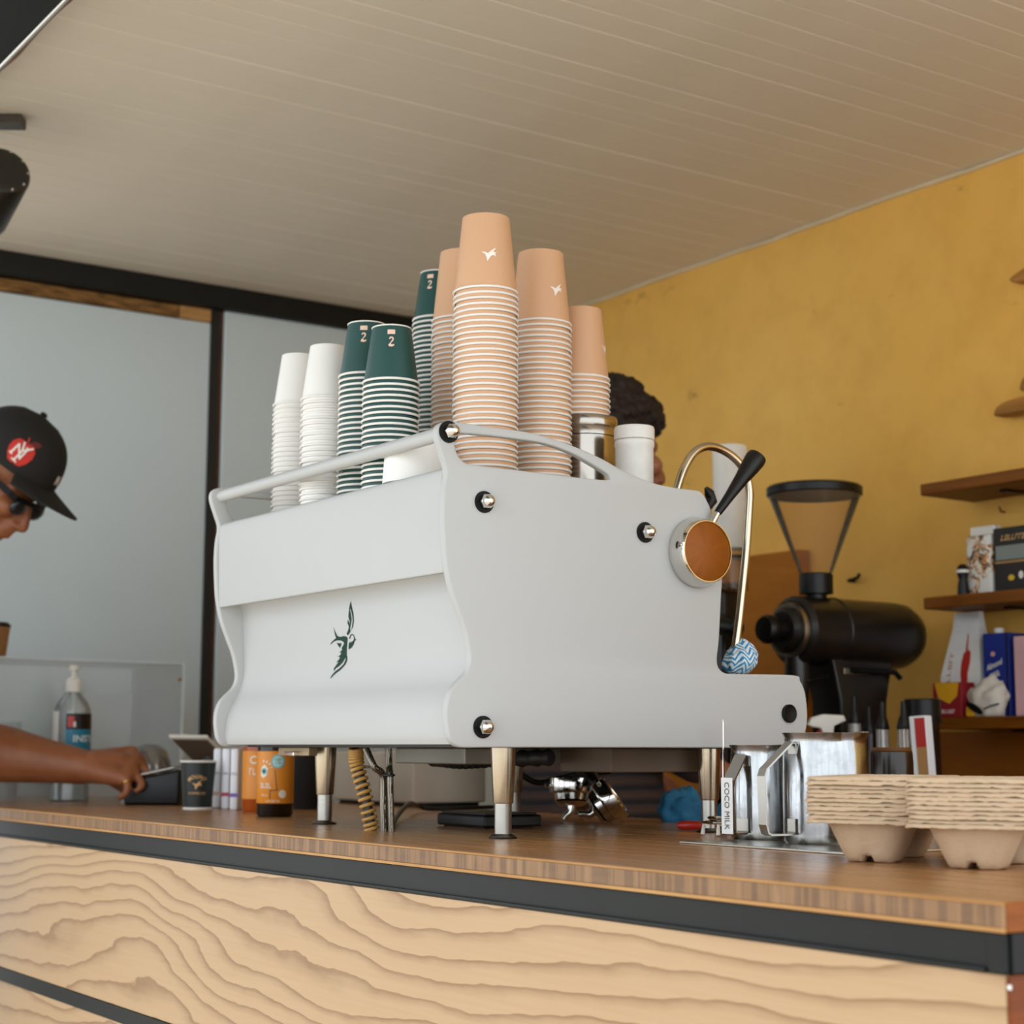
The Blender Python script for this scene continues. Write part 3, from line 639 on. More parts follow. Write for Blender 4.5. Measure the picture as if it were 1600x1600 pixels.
o = O('patterned_wipe', wb_, m_wipe(), smooth=True, angle=0, label='blue and white chevron wipe wrapped round the steam wand tip', cat='cloth'); q_ = P(1154, 1051, X=-1.862); o.location = (q_.x, q_.y, dz+.0032)

# moulded-pulp cup carriers, nested in two stacks
def carrier(seed, W=.114, L=.205, H=.043):
    nu, nv = 34, 54; bm = nb(); g = []
    def hf(x, y):
        z = H
        for s in (-1, 1):
            dx = abs(x)/(W*.40); dy = abs(y-s*L*.245)/(L*.215); r = (dx**3.2+dy**3.2)**(1/3.2)
            if r < 1: z = min(z, H*(1-min(1, (1-r)/.42)))
        if z < .003 and abs(x) < .006: z = min(H, z+.006)          # rib under the cup seat
        return z
    for j in range(nv+1):
        row = []
        for i in range(nu+1):
            x = (i/nu-.5)*W; y = (j/nv-.5)*L
            # pull grid corners in for rounded corners
            cx, cy = W/2-.012, L/2-.012; ex, ey = max(0, abs(x)-cx), max(0, abs(y)-cy); e = math.hypot(ex, ey)
            if e > .012:
                k = .012/e; x = math.copysign(cx+ex*k, x); y = math.copysign(cy+ey*k, y)
            z = hf(x, y)+.0006*mnoise.noise(Vector((x*120, y*120, seed)))
            row.append(bm.verts.new((x, y, z)))
        g.append(row)
    for j in range(nv):
        for i in range(nu): bm.faces.new((g[j][i], g[j][i+1], g[j+1][i+1], g[j+1][i]))
    rim = [g[0][i] for i in range(nu+1)]+[g[j][nu] for j in range(1, nv+1)]+[g[nv][i] for i in range(nu-1, -1, -1)]+[g[j][0] for j in range(nv-1, 0, -1)]
    def ring_(off, dz_, am):
        out = []
        for v in rim:
            d = Vector((v.co.x, v.co.y, 0)); n_ = Vector((v.co.x/(W/2), v.co.y/(L/2), 0)); n_ = Vector((n_.x if abs(n_.x) > .9 else 0, n_.y if abs(n_.y) > .9 else 0, 0))
            nz = mnoise.noise(Vector((v.co.x*90, v.co.y*90, seed*3.1))); n2_ = mnoise.noise(Vector((v.co.x*260, v.co.y*260, seed*1.7)))
            out.append(bm.verts.new(v.co+n_*(off+am*.0009*(nz+n2_))+Vector((0, 0, dz_+am*.0011*(nz+.7*n2_)))))
        return out
    prev = rim
    for off, dz_, am in ((.0012, -.0004, .3), (.0028, -.0036, 1.15), (.0018, -.0042, 1.15), (.0004, -.0016, .3)):
        nr = ring_(off, dz_, am)
        for k in range(len(rim)): bm.faces.new((prev[k], nr[k], nr[(k+1) % len(rim)], prev[(k+1) % len(rim)]))
        prev = nr
    bmesh.ops.recalc_face_normals(bm, faces=bm.faces); return bm
pt = NT('moulded_pulp'); vv = pt.coord(); n1 = pt.noise(vv, 25, 4); n2 = pt.noise(vv, 260, 5, .7)
pt.color(pt.mix(pt.math('MULTIPLY', n2, .5), pt.ramp(n1, [(.3, lin('#bf9f7c')), (.7, lin('#cdb292'))]), lin('#d8c3a8'))).set(rough=.92); pt.bump(n2, .7, .0014)
PULP = pt.m
pul = []
for s in range(4):
    me = mesh_from(carrier(s+1), 'cup_carrier'); me.materials.append(PULP); me.shade_smooth(); me.set_sharp_from_angle(angle=math.radians(55)); pul.append(me)
ldir = Vector((-.5, .866, 0)); rzc = math.atan2(ldir.y, ldir.x)-math.pi/2
for si, (cx, D, nm, g, n) in enumerate(((1347, 1.765, 'pulp cup carrier nested in the stack beside the large milk jug', 'carrier stack by the milk jugs', 11), (1517, 1.662, 'pulp cup carrier nested in the stack at the counter end', 'carrier stack at the counter end', 11))):
    f = P(cx, 1330, D=D); c = Vector((f.x, f.y, 0))+ldir*.1025
    for i in range(n):
        o = bpy.data.objects.new('cup_carrier', pul[(i*3+si) % 4]); COL.objects.link(o)
        flip = math.pi if (i//2) % 2 else 0
        o.location = (c.x+random.uniform(-.0012, .0012), c.y+random.uniform(-.0012, .0012), CT+.0006+i*.0043); o.rotation_euler = (0, 0, rzc+flip+random.uniform(-.012, .012)+(.0 if si == 0 else -.03))
        lab = nm
        if i == 0: lab = ('lowest pulp cup carrier, standing on the worktop by the large milk jug', 'lowest pulp cup carrier, standing on the worktop at the counter end')[si]
        if i == n-1: lab = ('topmost pulp cup carrier of the stack beside the large milk jug', 'topmost pulp cup carrier of the stack at the counter end')[si]
        tag(o, lab, 'cup carrier', g)
# dark knock box behind the jugs
c = P(1393, 1168, D=2.36); hk = c.z-CT
kb = T('knock_box', (c.x, c.y, CT), 'dark brown round knock box behind the pulp carriers', 'knock box')
O('tub', lathe([(0, 0), (.026, 0), (.0285, .004), (.0285, hk-.02), (.0275, hk-.006), (.0255, hk-.004), (.0255, .006), (0, .006)], 40), mat('dark_brown_glaze', '#1c120b', .22), kb, smooth=True)
O('lid', lathe([(.0258, hk-.008), (.0272, hk-.004), (.025, hk), (.01, hk-.002), (0, hk-.002)], 40), mat('brown_lid', '#5a3512', .35), kb, smooth=True)

# ------------------------------------------------------------------ under the machine
def hz(px, py, z=CT): return P(px, py, Z=z)
zb = yz((800, 1164))[1]-.004
b0 = hz(581, 1298); a0_ = P(556, 1168, X=b0.x-.02); a0_.z = zb-.001
hp = spline([a0_, a0_.lerp(b0, .2)+Vector((-.006, 0, 0)), a0_.lerp(b0, .6), b0], 6)
hs = T('drain_hose', b0, 'tan spiral drain hose running from the machine into the worktop', 'hose')
O('inner_tube', tube(hp, .0072, 14), mat('dark_hose_core', '#2a2018', .5), hs, smooth=True, world=True)
for k in range(17):
    t = (k+.5)/17; i = t*(len(hp)-1); j = int(i); c = hp[j].lerp(hp[min(j+1, len(hp)-1)], i-j); d = (hp[min(j+1, len(hp)-1)]-hp[j]).normalized()
    mt = Matrix.Translation(c) @ (d+Vector((0, .12, 0))).normalized().to_track_quat('Z', 'Y').to_matrix().to_4x4()
    O('spiral_coil', tube([mt @ Vector((.0088*math.cos(2*math.pi*q/20), .0088*math.sin(2*math.pi*q/20), 0)) for q in range(21)], .0026, 8), mat('tan_spiral', '#b98c46', .45), hs, smooth=True, world=True)
def m_braid():
    t = NT('braided_steel'); vo = t.n('ShaderNodeTexWave'); vo.inputs['Scale'].default_value = 220; vo.inputs['Distortion'].default_value = 3; t.l(t.coord(), vo.inputs[0])
    t.color(t.ramp(vo.outputs[1], [(.2, lin('#3b352d')), (.8, lin('#a79e8f'))])).set(rough=.35, metal=.85); return t.m
BRD = m_braid()
for i, (tx, bxp) in enumerate(((572, 600), (607, 611))):
    b = hz(bxp, 1299); top = P(tx, 1166, X=b.x-.01); top.z = zb-.001
    pts = [top, top.lerp(b, .22)+Vector((.012 if i == 0 else 0, 0, 0)), P(bxp-2, 1212, X=b.x), P(bxp-1, 1260, X=b.x), b]
    O('braided_hose', tube(spline(pts, 6), .0050, 12), BRD, smooth=True, label=('braided steel hose curving down next to the tan hose', 'straight braided steel hose beside the curved one')[i], cat='hose', group='braided hoses')
tp = P(605, 1211, X=hz(606, 1299).x)
O('cable_tie', tube([tp+Vector((.012*math.cos(a)*1.25, .006*math.sin(a)*1.2, .0)) for a in [2*math.pi*k/24 for k in range(25)]], .0016, 6), BLKP, smooth=True, label='black cable tie round the two braided hoses', cat='cable tie')
pts = [hz(612, 1297)+Vector((0, 0, .0045)), hz(622, 1285)+Vector((0, 0, .012)), hz(640, 1276)+Vector((0, 0, .022)), hz(652, 1270)+Vector((0, 0, .012)), hz(672, 1269)+Vector((0, 0, .006)), hz(720, 1268)+Vector((0, 0, .006)), hz(770, 1266)+Vector((0, 0, .006))]
O('power_cable', tube(spline(pts, 6), .004, 10), BLKP, smooth=True, label='black power cable lying on the worktop behind the hoses', cat='cable')
pts = [P(800, 1215, D=2.86), P(830, 1220, D=2.88), P(870, 1217, D=2.89), P(910, 1208, D=2.88), P(960, 1203, D=2.84)]
pts[0].z = CT+.07
O('power_cable', tube(spline([Vector((pts[0].x-.03, pts[0].y-.02, zb-.001))]+pts[1:]+[Vector((pts[-1].x+.02, pts[-1].y+.04, zb-.001))], 6), .005, 10), BLKP, smooth=True, label='black cable looping under the machine behind its front leg', cat='cable')
# beige receipt printer box
cn_ = hz(645, 1262); zt_ = CT+.108
rp_ = T('receipt_printer', (cn_.x-.15, cn_.y+.08, CT), 'beige box-shaped printer behind the hoses under the machine', 'printer')
BEI = mat('beige_plastic', '#b7ab98', .55)
O('case', bx((cn_.x-.33, cn_.y, CT+.008), (cn_.x, cn_.y+.17, zt_), .004), BEI, rp_, world=True)
O('base', bx((cn_.x-.32, cn_.y+.01, CT), (cn_.x-.01, cn_.y+.16, CT+.0075), .001), BLKP, rp_, world=True)
O('paper_slot', bx((cn_.x-.24, cn_.y-.001, CT+.075), (cn_.x-.16, cn_.y+.002, CT+.079), 0), BLKP, rp_, world=True)
# black scale block
a = hz(752, 1296); 
sc_ = T('coffee_scale', (a.x, a.y+.05, CT), 'small black box scale standing behind the front machine leg', 'scale')
O('housing', bx((a.x-.13, a.y+.005, CT+.002), (a.x+.0, a.y+.105, CT+.019), .003), BLKP, sc_, world=True); O('plate', bx((a.x-.125, a.y+.01, CT+.0192), (a.x-.005, a.y+.10, CT+.022), .001), DARKM, sc_, world=True)
O('rubber_pad', bx((a.x-.12, a.y+.012, CT), (a.x-.01, a.y+.095, CT+.0018), 0), mat('black_rubber'), sc_, world=True)
# portafilters
def portafilter(c, mtx, label):
    pf = T('portafilter', (0, 0, 0), label, 'portafilter', 'portafilters'); pf.matrix_basis = Matrix.Translation(c) @ mtx
    O('basket_ring', lathe([(.026, -.004), (.034, 0), (.0355, .004), (.0355, .020), (.033, .022), (.0315, .020), (.0305, .004), (.027, -.012), (.018, -.018), (0, -.019), (0, -.021), (.019, -.0205), (.026, -.015)], 40), CHROME, pf, smooth=True)
    O('lug', bx((-.042, -.007, .008), (-.035, .007, .014), .001), CHROME, pf); O('lug', bx((.0352, -.007, .008), (.042, .007, .014), .001), CHROME, pf)
    O('neck', tube([(0, -.034, .008), (0, -.062, .006)], [.009, .007], 12), CHROME, pf, smooth=True)
    O('handle', tube([(0, -.06, .006), (0, -.075, .005), (0, -.11, .002), (0, -.15, -.002), (0, -.172, -.004), (0, -.176, -.004)], [.0075, .0105, .012, .0135, .0125, .006], 16), BLKP, pf, smooth=True)
    O('spout', tube([(0, 0, -.02), (0, 0, -.03), (.008, 0, -.036), (.012, 0, -.042)], [.007, .006, .005, .0045], 10), CHROME, pf, smooth=True)
    bpy.context.view_layer.update()
    zm = min((pf.matrix_basis @ v.co).z for ch in pf.children for v in ch.data.vertices)
    pf.matrix_basis = Matrix.Translation((0, 0, CT+.0008-zm)) @ pf.matrix_basis
c = hz(893, 1283); portafilter(c+Vector((0, 0, .043)), Matrix.Rotation(-2.3, 4, 'Z') @ Matrix.Rotation(.12, 4, 'X'), 'steel portafilter standing level under the machine')
c = hz(945, 1287); portafilter(c+Vector((0, 0, .047)), Matrix.Rotation(.9, 4, 'Z') @ Matrix.Rotation(.95, 4, 'Y') @ Matrix.Rotation(-2.6, 4, 'Z'), 'steel portafilter tipped on its side under the machine')

# ------------------------------------------------------------------ left end of the counter
def upright(cx, by, Z=CT): return P(cx, by, Z=Z)
# black paper cup with print
c = upright(308, 1264.5); s_ = .0335
pc = T('paper_cup', c, 'small black paper cup with gold bird print beside the card terminal', 'paper cup')
rad = lambda z: .0265+.0065*z/.088
KRF = mat('gold_print', '#d5a66a', .5); BCUP = mat('black_paper', '#15211c', .45)
O('body', lathe([(0, .002), (.0262, .002), (.0265, .0), (.033, .088), (.0322, .088), (.0258, .006), (0, .006)], 40), BCUP, pc, smooth=True)
O('rim', tube([(.0332*math.cos(2*math.pi*k/36), .0332*math.sin(2*math.pi*k/36), .0885) for k in range(37)], .0019, 8), RIMW, pc, smooth=True)
O('base_band', lathe([(.0267, .0002), (.0271, .004), (.0267, .0042)], 40), RIMW, pc, smooth=True)
tcup = math.atan2(-c.y, -c.x)-.06
let = nb()
ws = 'MOUNT'
for i, ch in enumerate(ws):
    th_ = (i-2)*-.46+math.pi/2
    b_ = text(ch, .0098, 0, lambda a, b, c_, th_=th_: Vector((.0175*math.cos(th_)+a*math.sin(th_)+b*math.cos(th_), .0125*math.sin(th_)-.004-a*math.cos(th_)+b*math.sin(th_), .0007)), bold=.0002)
    let = merge(let, wrap(b_, rad, tcup, .052))
let = merge(let, wrap(text('COFFEE CO', .0062, 0, lambda a, b, c_: Vector((a, b, .0007)), bold=.0001), rad, tcup, .030))
O('lettering', let, KRF, pc, label='gold arched lettering MOUNT and COFFEE CO'); O('bird_print', wrap(conep(BIRD2, .0095), lambda z: rad(z)+.0007, tcup, .046), KRF, pc, label='gold bird print')
# slim white cartons
cols = ['#d9b8a6', '#b03a4a', '#7a63b8']
for i in range(3):
    c = upright(337.5+i*13.6, 1262.5+i*1.8); u = RT0; rz_ = math.atan2(HD.y, HD.x)-math.pi/2
    ca = T('slim_carton', c, ['slim white carton with pale stripe next to the black cup', 'slim white carton with red stripe between the other two', 'slim white carton with purple stripe next to the orange bottles'][i], 'carton', 'slim white cartons', rz=rz_)
    h_ = .113; w_ = .0152
    O('sleeve', bx((-w_/2, 0, 0), (w_/2, .055, h_), .004, 3), mat('white_card', '#eceff5', .4, var=.02), ca, smooth=True)
    O('stripe', bx((-w_/2-.0002, -.0003, .024), (w_/2+.0002, .0, .031)), mat('stripe_%d' % i, cols[i], .5), ca)
    O('lettering', glyphs(4, .0125, .0042, lambda a, b, c_: Vector((a, -.0005, .066+b)), i), mat('dark_lettering', '#3a3f4c', .5), ca, label='small dark print')
# orange labelled bottles
ORG = mat('orange_label', '#e08a1e', .42, var=.04); AMB = mat('amber_syrup', '#a64a0c', .2, var=.1)
def syrup(cx, by, label, full):
    c = upright(cx, by); b = T('syrup_bottle', c, label, 'bottle', 'orange label bottles'); r = .0305
    O('glass', lathe([(0, 0), (r-.003, 0), (r, .004), (r, .125), (r*.8, .15), (.013, .172), (.013, .2), (0, .2)], 40), mat('dark_bottle', '#150d08', .15) if full else AMB, b, smooth=True)
    O('cap', lathe([(.0135, .186), (.015, .186), (.015, .208), (.0135, .21), (0, .21)], 28), mat('black_plastic'), b, smooth=True)
    lb = O('label', lathe([(r+.0003, .0225 if full else .045), (r+.0006, .023), (r+.0006, .108), (r+.0003, .1085)], 48), ORG, b, smooth=True, label='bright orange wrapped label')
    t0 = math.atan2(-c.y, -c.x); R_ = lambda z: r+.0010
    cir = lambda x, y, s, n=22: [(x+s*math.cos(2*math.pi*k/n), y+s*math.sin(2*math.pi*k/n)) for k in range(n)]
    def pr(name, outs, colr, z0, off=0): return O(name, wrap(fine(prism(outs, 0), .004), lambda z: r+.0010+off, t0, z0), mat('print_'+colr.strip('#'), colr, .5), lb)
    if full:
        pr('teal_badge', [cir(.004, .092, .0115)], '#6fc1c4', 0); pr('badge_face', [cir(.004, .092, .009)], '#bfe0da', 0, .0003)
        O('badge_lettering', wrap(merge(glyphs(4, .013, .004, lambda a, b_, c_: Vector((a+.004, b_+.0945, 0)), 3), glyphs(5, .012, .0034, lambda a, b_, c_: Vector((a+.004, b_+.089, 0)), 4)), lambda z: r+.0016, t0, 0), mat('print_4a9a9c', '#3f9093', .5), lb)
        pr('eye_white', [[(-.026, .082), (-.019, .087), (-.013, .080), (-.015, .069), (-.021, .064), (-.027, .068)]], '#e9e2cf', 0); pr('eye_iris', [cir(-.0205, .0755, .0050)], '#3fa3a6', 0, .0003); pr('eye_pupil', [cir(-.0208, .0755, .0022)], '#14110e', 0, .0006)
        for k in range(4):
            a = .35+k*.42; pr('eyelash', [[(-.021+.013*math.cos(a)-.0012, .077+.013*math.sin(a)), (-.021+.017*math.cos(a)-.0015, .077+.017*math.sin(a)), (-.021+.017*math.cos(a)+.0015, .077+.017*math.sin(a)), (-.021+.013*math.cos(a)+.0012, .077+.013*math.sin(a))]], '#efe6d4', 0)
        nl = [(-.002, .078), (-.001, .078), (.0035, .044), (-.008, .043), (-.008, .030), (-.0092, .030), (-.0092, .0442), (.0022, .0452)]
        pr('nose_line', [nl], '#2a1606', 0)
        O('lettering', wrap(glyphs(4, .021, .0085, lambda a, b_, c_: Vector((a-.017, b_+.052, 0)), 5), lambda z: r+.0012, t0, 0), mat('print_efe6d4', '#efe6d4', .5), lb, label='white block print')
        pr('pale_badge', [cir(.0125, .038, .0068)], '#ead9c4', 0)
        O('small_print', wrap(merge(glyphs(4, .012, .003, lambda a, b_, c_: Vector((a-.018, b_+.036, 0)), 6), glyphs(7, .024, .0034, lambda a, b_, c_: Vector((a-.004, b_+.0265, 0)), 7)), lambda z: r+.0012, t0, 0), mat('print_efe6d4'), lb)
    else:
        O('lettering', wrap(merge(text('C', .02, 0, lambda a, b_, c_: Vector((a-.012, b_+.092, 0)), bold=.0003), glyphs(2, .014, .012, lambda a, b_, c_: Vector((a-.013, b_+.072, 0)), 8)), lambda z: r+.0012, t0, 0), mat('print_efe6d4'), lb, label='white block print')
syrup(429, 1276, 'bottle with orange eye label and dark base in front of the cartons', True)
syrup(404, 1268, 'amber bottle with orange label half hidden behind the eye-label bottle', False)
c = upright(479, 1264); fl = T('black_flask', c, 'black knurled flask behind the machine leg beside the orange bottles', 'flask')
t = NT('knurled_black'); ck = t.n('ShaderNodeTexWave', bands_direction='DIAGONAL'); ck.inputs['Scale'].default_value = 90; t.l(t.coord(), ck.inputs[0]); t.color(lin('#16161a')).set(rough=.5); t.bump(ck.outputs[1], .8, .003)
O('body', lathe([(0, 0), (.0275, 0), (.0285, .004), (.0285, .15), (.026, .158), (0, .158)], 36), t.m, fl, smooth=True); O('cap', lathe([(.022, .1585), (.023, .16), (.023, .185), (.02, .19), (0, .19)], 36), BLKP, fl, smooth=True)

# sanitiser pump bottle
c = P(108, 1250, D=3.74); c.z = CT; sb = T('pump_bottle', c, 'clear pump sanitiser bottle with black and teal label', 'pump bottle')
CLR = glassy('clear_plastic', '#f4f8f8', .2, .14, .12); WPL = mat('white_plastic', '#e3e0d8', .4)
O('bottle', lathe([(0, 0), (.036, 0), (.0395, .004), (.0395, .184), (.0378, .196), (.031, .211), (.0195, .225), (.0145, .232), (0, .232)], 44), CLR, sb, smooth=True)
O('gel', lathe([(0, .003), (.037, .003), (.0378, .006), (.0378, .150), (0, .150)], 40), glassy('clear_gel', '#eef5f5', .0, .25, .3), sb, smooth=True)
O('dip_tube', tube([(0, 0, .01), (0, 0, .232)], .003, 8), WPL, sb, smooth=True)
O('pump_collar', lathe([(0, .232), (.0165, .232), (.0170, .236), (.0165, .255), (.012, .262), (.008, .264), (0, .264)], 28), WPL, sb, smooth=True)
pm_ = O('pump_head', lathe([(.0055, .264), (.0055, .276), (.0095, .279), (.0098, .287), (.006, .290), (0, .290)], 24), WPL, sb, smooth=True)
O('nozzle', tube([Vector((0, 0, .284)), HD*.02+ZZ*.285, HD*.034+ZZ*.281], [.005, .0042, .0034], 10), WPL, pm_, smooth=True)
tb = math.atan2(-c.y, -c.x)+.22
lbw = nb(); 
def patch(x0, x1, y0, y1, off): 
    b_ = nb(); n_ = 20; v1 = [b_.verts.new((x0+(x1-x0)*k/n_, y0, off)) for k in range(n_+1)]; v2 = [b_.verts.new((x0+(x1-x0)*k/n_, y1, off)) for k in range(n_+1)]
    for k in range(n_): b_.faces.new((v1[k], v1[k+1], v2[k+1], v2[k]))
    return wrap(b_, lambda z: .0396, tb, 0)
O('back_label', patch(-.075, -.040, .06, .19, .0006), mat('white_plastic'), sb, smooth=True)
lo1 = O('label', patch(-.022, .062, .09, .185, .0006), mat('teal_label', '#1c7f9c', .4), sb, smooth=True, label='teal wrapped label')
O('label_header', patch(-.022, .062, .152, .186, .0009), mat('black_label', '#1a0f0f', .4), lo1, smooth=True); O('red_mark', patch(-.018, -.004, .157, .180, .0012), mat('red_mark', '#c32a22', .4), lo1); O('white_mark', patch(-.006, -.001, .157, .168, .0015), WPL, lo1)
O('lettering', wrap(text('INSTANT', .019, 0, lambda a, b_, c_: Vector((a*1.2, b_+.132, .0012)), align='LEFT', bold=.0004), lambda z: .0396, tb-.16, 0), mat('label_white', '#dfe8e8', .5), lo1, label='white capitals reading INSTANT')
# clear acrylic display case
xa0, xa1, ya0, ya1 = -4.04, -3.72, 1.07, P(287, 1100, X=-3.72).y; za = P(287, 1038, X=-3.72).z
ac = T('acrylic_case', ((xa0+xa1)/2, (ya0+ya1)/2, CT), 'clear acrylic display case standing near the grey doors', 'display case')
ACR = glassy('clear_acrylic', '#fbfdfd', .0, .16, .3); ACE = mat('acrylic_edge', '#cfd8d8', .3)
for nm, lo, hi in (('front_pane', (xa1-.004, ya0, CT), (xa1, ya1, za)), ('rear_pane', (xa0, ya0, CT), (xa0+.004, ya1, za)), ('side_pane', (xa0+.0045, ya1-.004, CT), (xa1-.0045, ya1, za)), ('side_pane', (xa0+.0045, ya0, CT), (xa1-.0045, ya0+.004, za)), ('top_pane', (xa0, ya0, za+.0002), (xa1, ya1, za+.0042))):
    O(nm, bx(lo, hi), ACR, ac, world=True)
O('edge_strip', bx((xa1+.0002, ya1-.006, CT), (xa1+.0022, ya1, za+.004)), ACE, ac, world=True); O('edge_strip', bx((xa1+.0002, ya0, za+.0002), (xa1+.0022, ya1-.0062, za+.0042)), ACE, ac, world=True)
hg = P(281, 1062, X=-3.72); O('hinge', bx((hg.x, hg.y-.006, hg.z-.003), (hg.x+.004, hg.y+.003, hg.z+.003), .001), mat('brass_hinge', '#a07c3e', .35, .8), ac, world=True)
O('paper_card', bx((-3.95, 1.40, CT+.001), (-3.947, 1.56, CT+.24)), mat('pale_card', '#d8dad6', .7), label='pale upright card standing inside the acrylic case', cat='card')
for i, (yy, hh) in enumerate(((1.13, .20), (1.24, .17))):
    O('clear_tumbler', lathe([(0, 0), (.028, 0), (.034, hh), (.0328, hh), (.027, .003), (0, .003)], 28, mtx=Matrix.Translation((-3.88, yy, CT))), glassy('tumbler_plastic', '#f2f6f6', .2, .18, .1), smooth=True, label=('taller clear tumbler inside the acrylic case', 'shorter clear tumbler inside the acrylic case')[i], cat='tumbler')
# kraft cup on the case
c = P(-9, 1030, D=3.84); kc = T('paper_cup', (c.x, c.y, za+.0044), 'brown kraft paper cup with dark lid on the acrylic case', 'paper cup')
O('body', lathe([(0, 0), (.024, 0), (.0315, .07), (0, .07)], 36), mat('kraft_paper', '#9a6a3c', .7), kc, smooth=True); O('lid', lathe([(.030, .0695), (.033, .070), (.033, .075), (.0295, .0765), (.028, .080), (0, .080)], 36), BLKP, kc, smooth=True)
# glass dome behind the terminal
c = P(232, 1246, D=3.66); c.z = CT; dm = T('glass_dome', c, 'clear glass dome behind the black card terminal', 'dome')
O('bell', lathe([(.046, 0), (.0465, .06), (.044, .085), (.034, .108), (.018, .119), (0, .122)], 40), glassy('smoky_glass', '#b5b1aa', .5, .22, .05), dm, smooth=True); O('plate', lathe([(0, 0), (.055, 0), (.056, .004), (.05, .005), (0, .005)], 40), WPL, dm, smooth=True)
# card terminal: wedge with a screen
c = P(246, 1252, D=3.53); c.z = CT; rt = math.atan2(RT0.y, RT0.x)
te = T('card_terminal', c, 'black card terminal under the hand of the person in the cap', 'card terminal', rz=rt)
def wedge(x0, x1, y0, y1, za_, zb_, z0=0):
    b_ = nb(); v = [b_.verts.new(p_) for p_ in ((x0, y0, z0), (x1, y0, z0), (x1, y1, z0), (x0, y1, z0), (x0, y0, za_), (x1, y0, zb_), (x1, y1, zb_), (x0, y1, za_))]
    for f in ((3, 2, 1, 0), (4, 5, 6, 7), (0, 1, 5, 4), (1, 2, 6, 5), (2, 3, 7, 6), (3, 0, 4, 7)): b_.faces.new([v[k] for k in f])
    bmesh.ops.bevel(b_, geom=b_.edges[:], offset=.006, segments=3, affect='EDGES', profile=.5); return b_
O('housing', wedge(-.06, .052, -.04, .045, .048, .072), BLKP, te, smooth=True)
sl_ = Matrix.Translation((-.005, 0, .064)) @ Matrix.Rotation(-.21, 4, 'Y')
b_ = nb(); box(b_, (-.055, -.038, 0), (.045, .042, .003), .001, mtx=sl_); O('screen_bezel', b_, mat('silver_bezel', '#c5c2bc', .3, .6), te)
b_ = nb(); box(b_, (-.01, -.034, .0031), (.042, .038, .0038), 0, mtx=sl_); O('screen', b_, mat('dark_screen', '#101214', .1), te)
for r_ in range(4):
    for q_ in range(3):
        b_ = nb(); box(b_, (-.05+.0095*r_, -.03+.024*q_, .0031), (-.043+.0095*r_, -.012+.024*q_, .005), .0008, mtx=sl_); O('key', b_, mat('grey_keys', '#6a6660', .5), te)
# tablet on a stand, its back to the customers
A_ = P(264, 1150, D=3.62); ta = RT0*.076+HD*.02-ZZ*.001; tv = HD*.11+RT0*.045-ZZ*.062
tb_ = T('tablet_till', ((A_+ta*.6+tv*.6).x, (A_+ta*.6+tv*.6).y, CT), 'white edged tablet till tilted on a stand behind the black cup', 'tablet')
tn_ = ta.cross(tv).normalized()
def slab(a0_, a1_, b0_, b1_, n0, n1):
    b_ = nb(); v = [b_.verts.new(A_+ta*a+tv*b+tn_*n) for n in (n0, n1) for a, b in ((a0_, b0_), (a1_, b0_), (a1_, b1_), (a0_, b1_))]
    for f in ((3, 2, 1, 0), (4, 5, 6, 7), (0, 1, 5, 4), (1, 2, 6, 5), (2, 3, 7, 6), (3, 0, 4, 7)): b_.faces.new([v[k] for k in f])
    bmesh.ops.recalc_face_normals(b_, faces=b_.faces); return b_
up_ = 1 if tn_.z > 0 else -1
O('tablet', slab(0, 1, 0, 1, -.004, .004), mat('white_plastic'), tb_, world=True)
O('back_plate', slab(.04, .96, .05, .95, -.0042*up_, -.0056*up_), mat('taupe_back', '#6e5f50', .5), tb_, world=True)
O('screen', slab(.05, .95, .06, .94, .0042*up_, .005*up_), mat('dark_screen'), tb_, world=True)
e0 = A_+ta*.6+tv*.55
O('stand', tube([e0-ZZ*.008, Vector((e0.x, e0.y, CT+.03)), Vector((e0.x, e0.y, CT+.006))], .011, 14), mat('grey_stand', '#4a443e', .5), tb_, smooth=True, world=True); O('foot', lathe([(0, 0), (.05, 0), (.05, .005), (.02, .008), (0, .008)], 32), mat('grey_stand'), tb_, smooth=True)
# ------------------------------------------------------------------ back bench along the yellow wall
BZ = .92
bb = T('back_bench', (-2.1, 2.5, 0), 'low wooden back bench along the yellow wall under the grinders', 'bench')
O('top', bx((-3.6, 2.27, BZ-.03), (XR, YW-.002, BZ), .002), m_wood('bench_top_wood', '#5a3416', '#7c4d22'), bb, world=True)
for k in range(4):
    x0 = -3.58+k*.735; dr = O('door', bx((x0, 2.295, .1), (x0+.73, 2.315, BZ-.04), .002), m_wood('bench_door_wood', '#6a3f1a', '#8a5928'), bb, world=True)
    h_ = O('handle', tube([(x0+.66, 2.293, .7), (x0+.66, 2.275, .71), (x0+.66, 2.275, .79), (x0+.66, 2.293, .8)], .004, 8), BLACK, dr, smooth=True); h_.matrix_parent_inverse = Matrix.Identity(4)
O('carcass', bx((-3.58, 2.32, 0), (XR-.02, YW-.004, BZ-.031)), mat('dark_carcass', '#2a2019', .7), bb, world=True)

